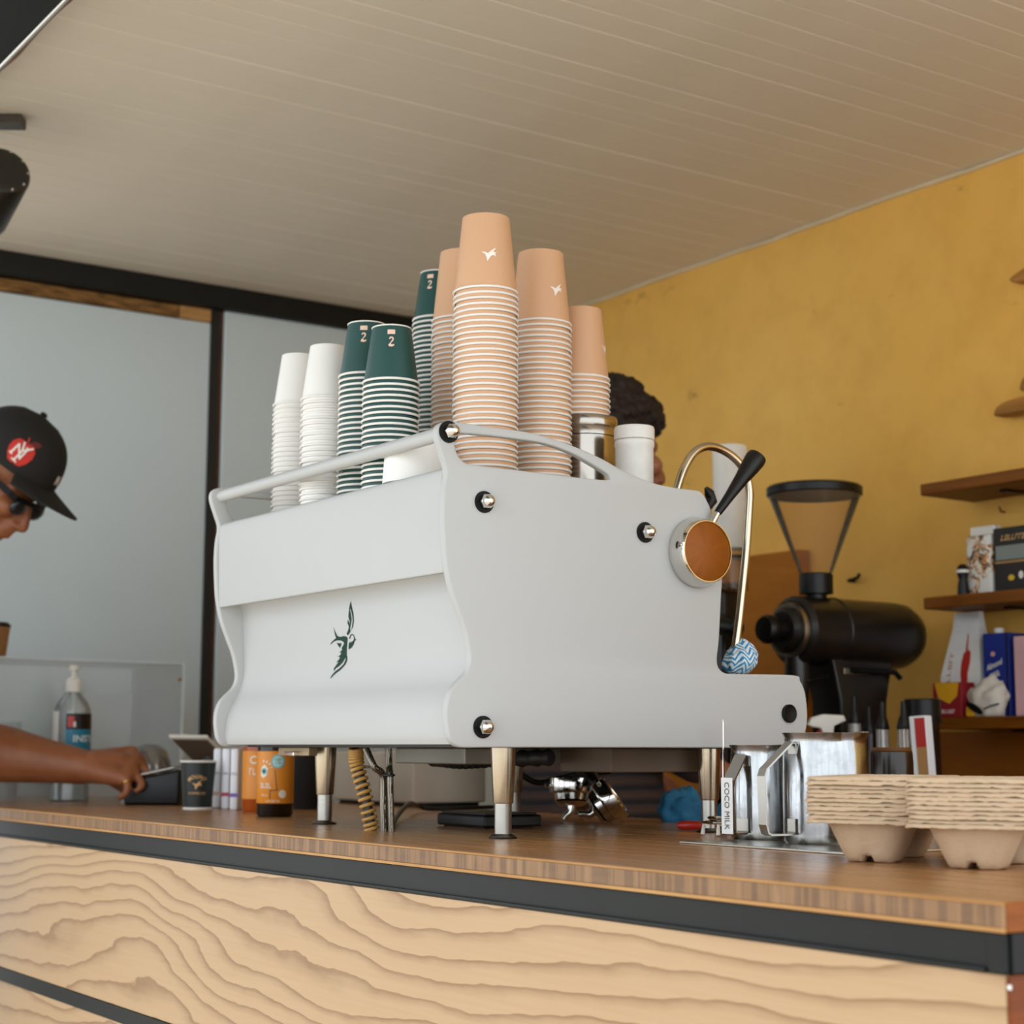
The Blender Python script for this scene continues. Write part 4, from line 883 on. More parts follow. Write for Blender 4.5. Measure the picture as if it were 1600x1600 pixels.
# shelves on the wall
def shelf(px, y_top, y_bot, depth, label):
    yf = YW-depth; a = P(px, y_top, Y=yf); b = P(px, y_bot, Y=yf)
    s = T('wall_shelf', (a.x+.6, YW-depth/2, b.z), label, 'shelf', 'wooden wall shelves')
    zt_ = a.z; th = .024
    O('board', bx((a.x, yf, zt_-th), (a.x+1.5, YW-.001, zt_), .003), SHELF, s, world=True)
    for k in range(3):
        xx = a.x+.16+k*.55; O('bracket', strip([(xx, YW-.004, zt_-.12), (xx, YW-.004, zt_-th-.003), (xx, YW-depth*.6, zt_-th-.003)], (1, 0, 0), .018, .004), BLACK, s, world=True)
    return a.x, yf, zt_
s1 = shelf(1437, 757, 773, .16, 'topmost straight wooden shelf, empty in the part that shows')
s2 = shelf(1442, 934, 950, .16, 'wooden shelf holding the patterned bag and the black box')
s3 = shelf(1452, 1121, 1137, .16, 'lowest wooden shelf holding blue carton and white bags')
O('splashback', bx((s3[0]-.13, YW-.012, BZ+.0005), (XR, YW-.001, s3[2]-.026), .001), m_wood('brown_splashback', '#8a4a04', '#a05c10', .6, (2, 2, 9)), label='brown wooden splashback under the lowest shelf', cat='splashback')
# pale screw hanger under the top shelf
hk_ = P(1570, 800, Y=YW-.004); O('wall_hook', tube([hk_, hk_+Vector((0, -.012, 0)), hk_+Vector((0, -.016, .01))], .002, 8), SHELF, smooth=True, label='small hook in the yellow wall under the top shelf', cat='hook')
hk_ = P(1335, 908, Y=YW-.002); O('wall_hook', tube([hk_, hk_+Vector((0, -.018, 0)), hk_+Vector((.03, -.02, .004)), hk_+Vector((.036, -.02, .012))], .004, 8), BLACK, smooth=True, label='small dark hook in the yellow wall behind the hopper', cat='hook')
# curved wooden fins on the wall
def fin(pts, label):
    L = [P(a, b, Y=YW-.05) for a, b in pts]; ol = [(v.x, v.y) for v in spline([(v.x, v.z, 0) for v in L], 4, True)]
    return O('wooden_fin', prism([ol], .035, .006, lambda a, b, c: Vector((a, YW-.03+c, b))), m_wood('oiled_fin_wood', '#8a5a22', '#b27c38', .45), smooth=True, label=label, cat='wall decoration', group='curved wooden wall pieces')
fin([(1574, 436), (1588, 424), (1610, 412), (1660, 396), (1720, 392), (1690, 412), (1640, 428), (1600, 438), (1582, 441)], 'highest curved wooden piece on the yellow wall')
fin([(1590, 606), (1597, 588), (1618, 574), (1670, 560), (1730, 556), (1700, 580), (1650, 598), (1612, 610), (1596, 611)], 'curved wooden piece just above the lower pointed one')
fin([(1550, 646), (1556, 634), (1575, 624), (1612, 615), (1680, 602), (1740, 600), (1700, 622), (1650, 634), (1600, 642), (1566, 649), (1553, 650)], 'lowest pointed curved wooden piece above the shelves')

# goods on the shelves
def onshelf(px, py, dep): return P(px, py, Y=YW-dep)
def at(px, py, dep, z):
    v = P(px, py, Y=YW-dep); return Vector((v.x, v.y, z+.0005))
def carton(name, px0, px1, top, dep, z, thick, m, label, cat, rz=-.25):
    a = P(px0, top, Y=YW-dep); b = P(px1, top, Y=YW-dep); w_ = (b.x-a.x)*.92; h = a.z-z; t = T(name, ((a.x+b.x)/2, a.y, z+.0005), label, cat, rz=0)
    return t, w_, h
# patterned coffee bag on the middle shelf
def m_pattern():
    t = NT('jungle_print'); n = t.noise(t.coord(), 42, 3, .6, 1.2); n2 = t.noise(t.coord((1, 1, .7)), 30, 2)
    c = t.ramp(n, [(.40, lin('#d8d4c8')), (.46, lin('#c9822e')), (.52, lin('#26221c')), (.58, lin('#d8d4c8'))], 'CONSTANT')
    t.color(t.mix(t.ramp(n2, [(.5, (0, 0, 0, 1)), (.56, (1, 1, 1, 1))]), c, lin('#d9dad4'))).set(rough=.5); return t.m
z = s2[2]
t_, w_, h = carton('coffee_bag', 1519, 1562, 826, .09, z, .05, None, 'patterned white and orange coffee bag on the middle shelf', 'bag')
O('pouch', bx((-w_/2, -.025, 0), (w_/2, .025, h*.86), .006, 3), m_pattern(), t_, smooth=True); O('folded_top', bx((-w_/2+.001, -.012, h*.86+.0005), (w_/2-.001, .012, h), .003), WPL, t_)
t_, w_, h = carton('black_box', 1564, 1640, 829, .085, z, .06, None, 'black box with grey window and gold script on the middle shelf', 'box')
O('carton', bx((-w_/2, -.03, 0), (w_/2, .03, h), .002), mat('matt_black_card', '#15130f', .5), t_)
O('window', bx((-w_/2+.006, -.0308, h*.5), (w_/2-.006, -.0302, h*.72)), mat('grey_window', '#7c8580', .4), t_); O('stripe', bx((-w_/2+.004, -.0308, h*.45), (w_/2-.004, -.0302, h*.48)), mat('tan_stripe', '#b0824a', .5), t_)
O('script', glyphs(7, .06, .011, lambda a, b, c: Vector((a-.004+b*.4, -.0306, h*.84+b)), 9), mat('gold_print'), t_, label='gold script line')
O('yellow_mark', prism([[(.008*math.cos(k*.7), .006*math.sin(k*.7)) for k in range(9)]], 0, 0, lambda a, b, c: Vector((a-.012, -.0306, h*.22+b))), mat('yellow_mark', '#d8b21e', .5), t_); O('white_mark', prism([[(.006*math.cos(k*.7), .008*math.sin(k*.7)) for k in range(9)]], 0, 0, lambda a, b, c: Vector((a+.012, -.0306, h*.25+b))), WPL, t_)
c = at(1505, 920, .125, z); fg = T('black_bottle', c, 'small black figure-shaped bottle beside the patterned bag', 'bottle')
O('body', lathe([(0, 0), (.012, 0), (.011, .02), (.0085, .032), (.0105, .04), (.0125, .048), (.011, .057), (.006, .063), (0, .064)], 24), BLKP, fg, smooth=True); O('band', lathe([(.0122, .046), (.0131, .049), (.0122, .052)], 24), WPL, fg, smooth=True)
# lowest shelf
z = s3[2]
t_, w_, h = carton('coffee_bag', 1480, 1548, 960, .07, z, .05, None, 'tall white coffee bag with red hand print on lowest shelf', 'bag')
def gusset(w0, w1, d0, d1, h):
    b_ = nb(); v = []
    for w2, d2, zz in ((w0, d0, 0), (w0*.99, d0, h*.4), (w1*1.06, d1*1.6, h*.85), (w1, d1, h)): v.append([b_.verts.new((sx*w2/2, sy*d2/2, zz)) for sx, sy in ((-1, -1), (1, -1), (1, 1), (-1, 1))])
    for a, b2 in zip(v, v[1:]):
        for k in range(4): b_.faces.new((a[k], a[(k+1) % 4], b2[(k+1) % 4], b2[k]))
    b_.faces.new(list(reversed(v[0]))); b_.faces.new(v[-1]); return b_
WBAG = mat('white_foil_bag', '#e6e6e2', .45, var=.06, vscale=30)
O('pouch', gusset(w_, w_*.62, .06, .012, h), WBAG, t_)
hand = [(-.35,-1.0),(.35,-1.0),(.4,-.55),(.55,-.1),(.5,.25),(.3,.35),(.15,.3),(.05,.95),(-.05,1.0),(-.08,.3),(-.3,.2),(-.45,-.2),(-.4,-.6)]
O('hand_print', prism([[(a*.023, b*.052) for a, b in hand]], 0, 0, lambda a, b, c: Vector((a+.010, -.0312+max(0, (h*.55+b-h*.4))*.20, h*.55+b))), mat('red_print', '#b8281e', .5), t_, label='red pointing hand print')
O('side_lettering', glyphs(7, .09, .009, lambda a, b, c: Vector((-w_*.36-b+(h*.42+a)*.09, -.0312+max(0, (h*.42+a-h*.4))*.20, h*.42+a)), 10), mat('pale_red_print', '#c98a80', .5), t_, label='faint red vertical print')
t_, w_, h = carton('milk_carton', 1549, 1592, 992, .075, z, .06, None, 'tall blue almond milk carton with white cap on lowest shelf', 'carton')
O('carton', bx((-w_/2, -.03, 0), (w_/2, .03, h), .002), mat('royal_blue_card', '#1c2f86', .4), t_); O('cap', lathe([(0, h+.012), (.009, h+.012), (.010, h+.01), (.010, h+.0003), (0, h+.0003)], 20, mtx=Matrix.Translation((-.014, 0, 0))), WPL, t_, smooth=True)
O('edge_panel', bx((w_/2-.006, -.0306, .001), (w_/2, -.0302, h-.001)), mat('dark_edge', '#0c1236', .4), t_)
O('lettering', merge(text('Almond', .0165, 0, lambda a, b, c: Vector((a*.72-.003, -.0306, h*.62+b+a*.25)), bold=.0004), text('Milk', .0165, 0, lambda a, b, c: Vector((a*.8-.002, -.0306, h*.50+b+a*.25)), bold=.0004)), WPL, t_, label='white brush lettering Almond Milk'); O('pink_mark', prism([[(.006*math.cos(k*.6), .005*math.sin(k*.6)) for k in range(10)]], 0, 0, lambda a, b, c: Vector((a-.006, -.0306, h*.75+b))), mat('pink_mark', '#d9a29a', .5), t_)
t_, w_, h = carton('milk_carton', 1597, 1642, 996, .075, z, .06, None, 'pale pink carton next to the blue almond milk carton', 'carton')
O('carton', bx((-w_/2, -.03, 0), (w_/2, .03, h), .002), mat('pale_pink_card', '#d6a9ac', .5), t_); O('cap', lathe([(0, h+.012), (.009, h+.012), (.010, h+.01), (.010, h+.0003), (0, h+.0003)], 20, mtx=Matrix.Translation((-.012, 0, 0))), WPL, t_, smooth=True)
t_, w_, h = carton('tea_box', 1466, 1514, 1068, .13, z, .05, None, 'red box with yellow flap in front of the white bag', 'box')
O('carton', bx((-w_/2, -.02, 0), (w_/2, .02, h), .001), mat('crimson_card', '#8c1a24', .45), t_); O('flap', prism([[(-w_*.42, h*.99), (w_*.42, h*.99), (w_*.36, h*.6), (.006, h*.38), (-w_*.30, h*.55)]], .0006, 0, lambda a, b, c: Vector((a, -.0205+c, b))), mat('yellow_card', '#e0a51c', .45), t_)
O('lettering', glyphs(7, .042, .007, lambda a, b, c: Vector((a, -.0203, .011+b)), 11), WPL, t_, label='white line of print')
def crumple(name, c, s3_, m, label, seed, cat):
    b_ = nb(); bmesh.ops.create_icosphere(b_, subdivisions=4, radius=1)
    for v in b_.verts:
        d = v.co.normalized(); f = 1+.22*mnoise.noise(d*1.9+Vector((seed, 1, 2)))+.12*abs(mnoise.noise(d*4+Vector((seed, 0, 0))))
        v.co = Vector((d.x*s3_[0]*f, d.y*s3_[1]*f, max(0, (d.z+.6)/1.6)*s3_[2]*f))
    o = O(name, b_, m, smooth=True, angle=0, label=label, cat=cat); o.location = c; return o
c = at(1546, 1119, .125, z); cr = crumple('crumpled_bag', c, (.042, .026, .075), mat('white_crinkled_paper', '#cfc8bc', .6, bump=.4, bscale=40), 'crumpled white bag with dark tag on lowest shelf', 4, 'bag')
O('tag', prism([[(.019*math.cos(k*.5), .010*math.sin(k*.5)) for k in range(13)]], .002, 0, lambda a, b, c: Vector((a-.008-b*.5, -.033+c, .016+b-a*.35))), BLKP, cr, label='dark oval tag'); O('fold_line', tube([(.012, -.030, .014), (.026, -.026, .020), (.040, -.018, .024)], .0015, 6), BLKP, cr)
c = at(1519, 1119, .14, z); O('yellow_packet', bx((c.x-.006, c.y-.012, z+.0005), (c.x+.012, c.y+.004, z+.020), .003), mat('yellow_card'), label='small yellow packet between the red box and crumpled bag', cat='packet')

# ------------------------------------------------------------------ horizontal shop grinder
gx, gy = -2.535, 2.44; BK = mat('black_grinder_enamel', '#181512', .32, var=.1); 
zc = P(1340, 992, D=3.55).z
gr = T('coffee_grinder', (gx, gy, BZ), 'large black shop grinder with clear conical hopper by the yellow wall', 'grinder')
RY = Matrix.Rotation(-math.pi/2, 4, 'X')        # lathe axis z -> +y
br = .069
G = lambda n, b_, m, sm=True, lab=None: O(n, b_, m, gr, smooth=sm, world=True, label=lab)
yb0 = gy-.07
G('barrel', lathe([(0, .0), (.060, .0), (br, .008), (br, .27), (br*.97, .30), (br*.8, .325), (br*.5, .338), (0, .342)], 48, mtx=Matrix.Translation((gx, yb0, zc)) @ RY), BK, lab='black motor barrel')
G('seam_band', lathe([(br+.0002, .10), (br+.0022, .102), (br+.0022, .108), (br+.0002, .11)], 48, mtx=Matrix.Translation((gx, yb0, zc)) @ RY), BK)
G('dial_ring', lathe([(.046, -.012), (.0535, -.012), (.0545, -.008), (.0545, 0), (.046, 0)], 48, mtx=Matrix.Translation((gx, yb0, zc)) @ RY), m_brushed('pale_ring', '#a8a090', .35, (1, 1, 1)), lab='pale metal grind dial ring')
G('burr_housing', lathe([(.0455, 0), (.0455, -.018), (.036, -.026), (0, -.026)], 40, mtx=Matrix.Translation((gx, yb0, zc)) @ RY), BK)
G('adjust_knob', lathe([(.0, -.0262), (.022, -.0262), (.022, -.045), (.028, -.052), (.029, -.066), (.024, -.074), (0, -.076)], 32, mtx=Matrix.Translation((gx, yb0, zc)) @ RY), BLKP)
zt_ = zc+br
zh0, zh1 = P(1290, 903, D=3.47).z, P(1283, 770, D=3.47).z
G('hopper_neck', lathe([(.0, zt_-zc-.02), (.020, zt_-zc-.02), (.022, .085), (.024, zh0-zc-.035), (.034, zh0-zc-.033), (.034, zh0-zc+.006), (.030, zh0-zc+.008), (0, zh0-zc+.008)], 32, mtx=Matrix.Translation((gx, gy, zc))), BLKP)
G('hopper_cone', lathe([(.031, zh0-zc+.008), (.034, zh0-zc+.012), (.093, zh1-zc-.006)], 56, mtx=Matrix.Translation((gx, gy, zc))), glassy('smoked_hopper', '#f3ead8', .05, .05, .05, 1.15), lab='clear conical hopper')
G('hopper_lid', lathe([(.094, zh1-zc-.008), (.0965, zh1-zc-.006), (.0965, zh1-zc+.008), (.092, zh1-zc+.012), (0, zh1-zc+.013), (0, zh1-zc-.004), (.091, zh1-zc-.006)], 56, mtx=Matrix.Translation((gx, gy, zc))), BLKP)
G('column', prism([[(gy+.00, zc-br*.8), (gy+.17, zc-br*.8), (gy+.15, zc-.14), (gy+.15, BZ+.04), (gy+.02, BZ+.04), (gy+.02, zc-.14)]], .085, .006, lambda a, b, c: Vector((gx+c, a, b))), BK)
G('base', bx((gx-.10, gy-.09, BZ), (gx+.10, gy+.22, BZ+.042), .01, 3), BK)
G('chute', lathe([(.024, -.05), (.026, -.09), (.018, -.15), (.016, -.15), (.022, -.09), (.02, -.05)], 28, mtx=Matrix.Translation((gx, gy-.055, zc))), BK)
G('bag_clamp', tube([(gx-.03, gy+.0, zc-.09), (gx-.028, gy-.05, zc-.10), (gx, gy-.075, zc-.10), (gx+.028, gy-.05, zc-.10), (gx+.03, gy+.0, zc-.09)], .004, 8), BLKP)
G('side_bar', tube([(gx+.044, gy+.05, zc-.075), (gx+.055, gy+.05, zc-.078), (gx+.055, gy+.16, zc-.078), (gx+.055, gy+.175, zc-.09)], .006, 8), BLKP)
G('name_plate', bx((gx+.0405, gy+.03, zc-.085), (gx+.0435, gy+.10, zc-.073), .001), m_brushed('pale_ring', '', .3), False)

# second grinder with a tall white hopper behind the steam wand
c = P(1143, 900, Y=2.47); zz0, zz1, zz2 = P(1143, 697, Y=2.47).z, P(1143, 858, Y=2.47).z, P(1143, 915, Y=2.47).z
g2 = T('bean_grinder', (c.x, c.y, BZ), 'dark grinder with tall white cylinder hopper behind the steam wand', 'grinder')
b0_ = BZ
O('hopper_sleeve', lathe([(.0365, zz1-b0_), (.038, zz1-b0_+.002), (.038, zz0-b0_-.004), (.036, zz0-b0_), (0, zz0-b0_)], 40), mat('milky_white_plastic', '#f3f1ea', .5), g2, smooth=True, label='white cylinder hopper')
O('hopper_glass', lathe([(.035, zz2-b0_-.01), (.036, zz1-b0_), (.035, zz1-b0_), (.034, zz2-b0_-.01)], 40), glassy('smoked_hopper'), g2, smooth=True)
O('collar', lathe([(.0365, zz1-b0_-.022), (.039, zz1-b0_-.021), (.039, zz1-b0_-.016), (.0365, zz1-b0_-.015)], 40), BLKP, g2, smooth=True)
bn = nb(); 
for k in range(46):
    a = random.uniform(0, 6.28); r_ = .029*math.sqrt(random.random()); ellipsoid(bn, (r_*math.cos(a), r_*math.sin(a), zz2-b0_+random.uniform(-.008, .004)), (.006, .004, .0035), seg=8)
O('coffee_beans', bn, mat('roasted_beans', '#3a1f0e', .4), g2, smooth=True, kind='stuff')
O('body', bx((-.036, -.035, .05), (.012, .02, zz2-b0_-.012), .008, 3), mat('dark_brown_enamel', '#221610', .35), g2, smooth=True); O('base', bx((-.05, -.08, 0), (.05, .08, .05), .008), mat('dark_brown_enamel'), g2, smooth=True)
hz_ = P(1172, 978, Y=2.4).z-b0_; O('dosing_handle', tube([(.0, -.04, hz_+.016), (.02, -.06, hz_+.012), (.060, -.065, hz_+.004), (.092, -.065, hz_-.002), (.099, -.065, hz_-.004)], [.016, .022, .022, .018, .008], 16), BLKP, g2, smooth=True)
# brown board against the wall
a = P(1095, 857, Y=YW-.035); b = P(1249, 858, Y=YW-.035)
O('leaning_board', bx((a.x-.35, YW-.035, BZ+.0005), (b.x, YW-.004, b.z), .002), m_wood('brown_board', '#9a5a04', '#b06c10', .6, (2, 2, 9)), label='plain brown board standing against the yellow wall behind grinders', cat='board')

# syrup and cleaning bottles on the bench
def pour(px, topy, Y, r, h_body, mbody, label, tip=True, red=False, band=None, grp='bottles on the back bench'):
    c = P(px, topy, Y=Y); H_ = c.z-BZ; b_ = T('bench_bottle', (c.x, c.y, BZ), label, 'bottle', grp); hb = H_-.085
    O('glass', lathe([(0, 0), (r*.94, 0), (r, .004), (r, hb*.78), (r*.75, hb*.88), (.012, hb), (.012, hb+.035), (0, hb+.035)], 28), mbody, b_, smooth=True)
    O('pourer', lathe([(.0123, hb+.034), (.013, hb+.036), (.010, hb+.05), (.006, hb+.06), (.004, hb+.084), (0, hb+.085)], 20), BLKP, b_, smooth=True)
    if band:
        O('label', lathe([(r+.0003, hb*.30), (r+.0008, hb*.31), (r+.0008, hb*.77), (r+.0003, hb*.775)], 28), mat('white_label', '#d9d4cb', .5), b_, smooth=True)
        if red: O('label_block', lathe([(r+.0009, hb*.5), (r+.0013, hb*.51), (r+.0013, hb*.60), (r+.0009, hb*.61)], 28), mat('red_print'), b_, smooth=True)
    return b_
SYR = glassy('clear_bottle', '#f0eee8', .5, .22, .06); DKB = mat('dark_bottle_glass', '#241812', .15)
pour(1334, 1088, 2.365, .020, .3, SYR, 'clear bottle with dark pourer beside the white spray head', band=False)
pour(1357, 1104, 2.42, .020, .3, DKB, 'narrow dark bottle between the clear bottle and the red-label bottle')
pour(1378, 1096, 2.33, .025, .3, SYR, 'clear bottle with white and red label in the middle of the bench bottles', band=True, red=True)
pour(1411, 1095, 2.33, .021, .3, SYR, 'clear bottle with plain white label next to the red-label bottle', band=True)
c = P(1441, 1092, Y=2.46); mx_ = T('black_shaker', (c.x, c.y, BZ), 'tall black bottle behind the red and white box', 'bottle')
O('body', lathe([(0, 0), (.032, 0), (.032, .22), (.030, c.z-BZ-.03), (0, c.z-BZ-.03)], 28), DKB, mx_, smooth=True); O('cap', lathe([(.0302, c.z-BZ-.045), (.034, c.z-BZ-.044), (.034, c.z-BZ-.002), (.031, c.z-BZ), (0, c.z-BZ)], 28), BLKP, mx_, smooth=True)
c = P(1452, 1118, Y=2.315); wx = T('wafer_box', (c.x, c.y, BZ), 'slim white box with red end leaning by the black bottle', 'box', rz=.2, rot=(0, -.06, .2)); H_ = c.z-BZ
O('carton', bx((-.016, -.012, 0), (.016, .012, H_), .002), mat('white_card'), wx); O('brown_panel', bx((-.005, -.0126, .02), (.0155, -.0122, H_*.82)), mat('tan_stripe'), wx); O('red_panel', bx((-.005, -.0128, H_*.82), (.0155, -.0122, H_-.004)), mat('red_print'), wx)
# trigger spray
c = P(1292, 1116, Y=2.312); H_ = c.z-BZ; sy = T('spray_bottle', (c.x, c.y, BZ), 'spray bottle with white trigger head and red neck behind the jug', 'spray bottle')
O('bottle', lathe([(0, 0), (.021, 0), (.023, .005), (.023, H_*.55), (.020, H_*.68), (.014, H_*.78), (0, H_*.78)], 32), mat('white_plastic'), sy, smooth=True)
O('collar', lathe([(.0145, H_*.74), (.017, H_*.75), (.017, H_*.86), (0, H_*.86)], 24), mat('red_plastic'), sy, smooth=True)
O('trigger_head', prism([[(-.038, H_-.020), (-.030, H_-.006), (-.008, H_), (.030, H_-.002), (.034, H_-.012), (.012, H_-.022), (.010, H_-.036), (-.010, H_-.036), (-.014, H_-.026), (-.030, H_-.024)]], .022, .003, lambda a, b_, c_: RT0*a+HD*c_+ZZ*b_), mat('white_plastic'), sy, smooth=True)
O('trigger', tube([RT0*-.012+ZZ*(H_-.03), RT0*-.024+ZZ*(H_-.045), RT0*-.026+ZZ*(H_-.07)], .004, 8), mat('red_plastic'), sy, smooth=True)
# ------------------------------------------------------------------ people
def m_skin(name, a, b):
    t = NT(name); n = t.noise(t.coord(), 18, 5, .6); n2 = t.noise(t.coord(), 220, 4, .6); t.color(t.ramp(n, [(.3, lin(a)), (.7, lin(b))])).set(rough=.5, sss=.05); t.b.inputs['Subsurface Radius'].default_value = (.01, .004, .002); t.bump(n2, .12, .0008); return t.m
def head_parts(bm, mt):
    """face and skull; local x right, y forward, z up, origin at the level of the cap band"""
    E = lambda c, s: ellipsoid(bm, c, s, mt); C_ = lambda a, b, ra, rb: capsule(bm, mt @ Vector(a), mt @ Vector(b), ra, rb)
    E((0, -.008, .0), (.075, .097, .088)); E((0, .022, -.055), (.062, .072, .062)); E((0, .040, -.100), (.048, .045, .035))
    E((0, .072, -.128), (.020, .020, .018)); C_((-.030, .030, -.118), (.030, .030, -.118), .024, .024)
    C_((0, .092, -.036), (0, .114, -.082), .0085, .0115); E((0, .112, -.086), (.0125, .013, .0105)); C_((0, .066, -.045), (0, .082, -.100), .022, .020); C_((0, .090, -.055), (0, .098, -.092), .010, .011)
    for s in (-1, 1):
        E((s*.013, .104, -.088), (.008, .009, .007)); E((s*.036, .072, -.066), (.024, .024, .022)); C_((s*.014, .086, -.026), (s*.046, .070, -.024), .010, .009)
        E((s*.074, -.012, -.052), (.008, .018, .031)); C_((s*.045, -.005, -.105), (s*.060, -.012, -.06), .02, .02)
        C_((0, .098, -.105), (s*.018, .088, -.107), .0075, .005); C_((0, .096, -.116), (s*.016, .086, -.115), .0085, .006)
def hand_parts(bm, wrist, pts_k, fingers, thumb, big=1):
    """palm from wrist to knuckle row, then finger chains of (points, radius)"""
    for k in pts_k: capsule(bm, wrist, k, .024*big, .0115*big)
    for a, b in zip(pts_k, pts_k[1:]): capsule(bm, a, b, .0115*big, .0115*big)
    m_ = sum(pts_k, Vector())/len(pts_k); capsule(bm, wrist.lerp(m_, .35), wrist.lerp(m_, .8), .026*big, .02*big)
    for ch, r in fingers+[thumb]:
        for i, (a, b) in enumerate(zip(ch, ch[1:])): capsule(bm, a, b, r*(1-.10*i), r*(1-.10*(i+1)), 12)

# ---- customer in the black cap, leaning on the counter
SK1 = m_skin('tanned_skin', '#7f4727', '#965b37')
C0 = P(11, 721, D=3.45); fh = (RT0*math.cos(.17)-HD*math.sin(.17)).normalized(); tl_ = math.radians(37)
fy = (fh*math.cos(tl_)-ZZ*math.sin(tl_)).normalized(); fx = fy.cross(ZZ).normalized(); fz = fx.cross(fy).normalized()
HM = Matrix((fx, fy, fz)).transposed().to_4x4(); HM.translation = C0
bm = nb(); head_parts(bm, HM)
nk = HM @ Vector((0, -.035, -.085)); nb0 = Vector((-3.49, 1.0, 1.575)); capsule(bm, nk, nb0, .054, .066)
ls, rs_ = Vector((-3.71, .94, 1.50)), Vector((-3.34, .88, 1.50)); pel = Vector((-3.53, .72, .98)); che = Vector((-3.53, .88, 1.36))
capsule(bm, nb0, che, .075, .13); capsule(bm, ls, rs_, .058, .058); capsule(bm, che, pel, .135, .13); capsule(bm, pel+Vector((-.07, 0, 0)), pel+Vector((.07, 0, 0)), .115, .115)
el = Vector((-3.625, 1.055, 1.165)); wr = P(128, 1198, D=3.53)
capsule(bm, ls, el, .056, .046); capsule(bm, el, el.lerp(wr, .35), .052, .060); capsule(bm, el.lerp(wr, .35), el.lerp(wr, .75), .060, .044); capsule(bm, el.lerp(wr, .75), wr, .044, .036)
K = [P(206, 1176, D=3.56), P(209, 1188, D=3.53), P(205, 1203, D=3.50), P(196, 1217, D=3.475)]
def chain(L): return [P(a, b, D=d) for a, b, d in L]
FN = [(chain([(206,1176,3.56),(221,1186,3.56),(228,1202,3.55),(226,1214,3.54)]), .0102), (chain([(209,1188,3.53),(226,1202,3.52),(236,1215,3.51),(232,1224,3.505)]), .0106), (chain([(205,1203,3.50),(216,1214,3.49),(223,1227,3.48),(214,1236,3.475)]), .0102), (chain([(196,1217,3.475),(200,1230,3.465),(196,1242,3.46),(186,1246,3.455)]), .0092)]
hand_parts(bm, wr, K, FN, (chain([(150,1205,3.55),(178,1222,3.56),(200,1236,3.565),(214,1240,3.565)]), .0130), 1.35)
re, rw = Vector((-3.40, .66, 1.18)), Vector((-3.50, .86, 1.00)); rw = Vector((-3.36, .80, .96)); capsule(bm, rs_, re, .055, .045); capsule(bm, re, rw, .045, .03)
dn_ = Vector((0, .01, -.085)); capsule(bm, rw, rw+dn_, .028, .022)
for k in range(4):
    a = rw+dn_+Vector((-.018+.013*k, .012-.002*k, -.004)); capsule(bm, a, a+Vector((0, .006, -.045)), .009, .008, 10); capsule(bm, a+Vector((0, .006, -.045)), a+Vector((0, .022, -.07)), .008, .007, 10)
capsule(bm, rw+Vector((-.022, .012, -.03)), rw+Vector((-.035, .04, -.085)), .011, .0085, 10)
for s in (-1, 1):
    hp = pel+Vector((s*.09, 0, -.04)); kn = Vector((-3.53+s*.11, .78, .50)); an_ = Vector((-3.53+s*.12, .70, .09)); capsule(bm, hp, kn, .088, .06); capsule(bm, kn, an_, .06, .042); capsule(bm, an_, an_+Vector((s*.01, .16, -.045)), .042, .036)
p1 = remesh(bm, .0042, 8, 'person'); p1.materials.append(SK1); p1.shade_smooth()
per = O('person', p1, label='person in black cap and sunglasses leaning over the card terminal', cat='person')
# clothing
bm = nb(); capsule(bm, nb0+Vector((0, -.02, -.03)), che, .082, .147); capsule(bm, che, pel+Vector((0, 0, .04)), .150, .146); capsule(bm, pel+Vector((-.07, 0, .02)), pel+Vector((.07, 0, .02)), .13, .13); capsule(bm, ls, rs_, .073, .073)
capsule(bm, ls, ls.lerp(el, .5), .074, .070); capsule(bm, rs_, rs_.lerp(re, .55), .074, .070)
m_ = remesh(bm, .008, 6, 't_shirt'); m_.materials.append(mat('charcoal_cotton', '#26262a', .9, bump=.2, bscale=200)); m_.shade_smooth(); O('t_shirt', m_, None, per)
bm = nb(); capsule(bm, pel+Vector((-.07, 0, -.02)), pel+Vector((.07, 0, -.02)), .128, .128)
for s in (-1, 1):
    hp = pel+Vector((s*.09, 0, -.04)); kn = Vector((-3.53+s*.11, .78, .50)); an_ = Vector((-3.53+s*.12, .70, .12)); capsule(bm, hp, kn, .10, .075); capsule(bm, kn, an_, .075, .062)
m_ = remesh(bm, .008, 6, 'trousers'); m_.materials.append(mat('blue_denim', '#2b3a50', .9, bump=.2, bscale=300)); m_.shade_smooth(); O('trousers', m_, None, per)
for s in (-1, 1):
    bm = nb(); a = Vector((-3.53+s*.12, .70, .052)); capsule(bm, a+Vector((0, -.03, 0)), a+Vector((s*.01, .17, -.012)), .05, .038); m_ = remesh(bm, .006, 3, 'shoe'); 
    for v in m_.vertices: v.co.z = max(.001, v.co.z)
    m_.materials.append(mat('white_sneaker', '#cfcbc2', .6)); m_.shade_smooth(); O('shoe', m_, None, per)
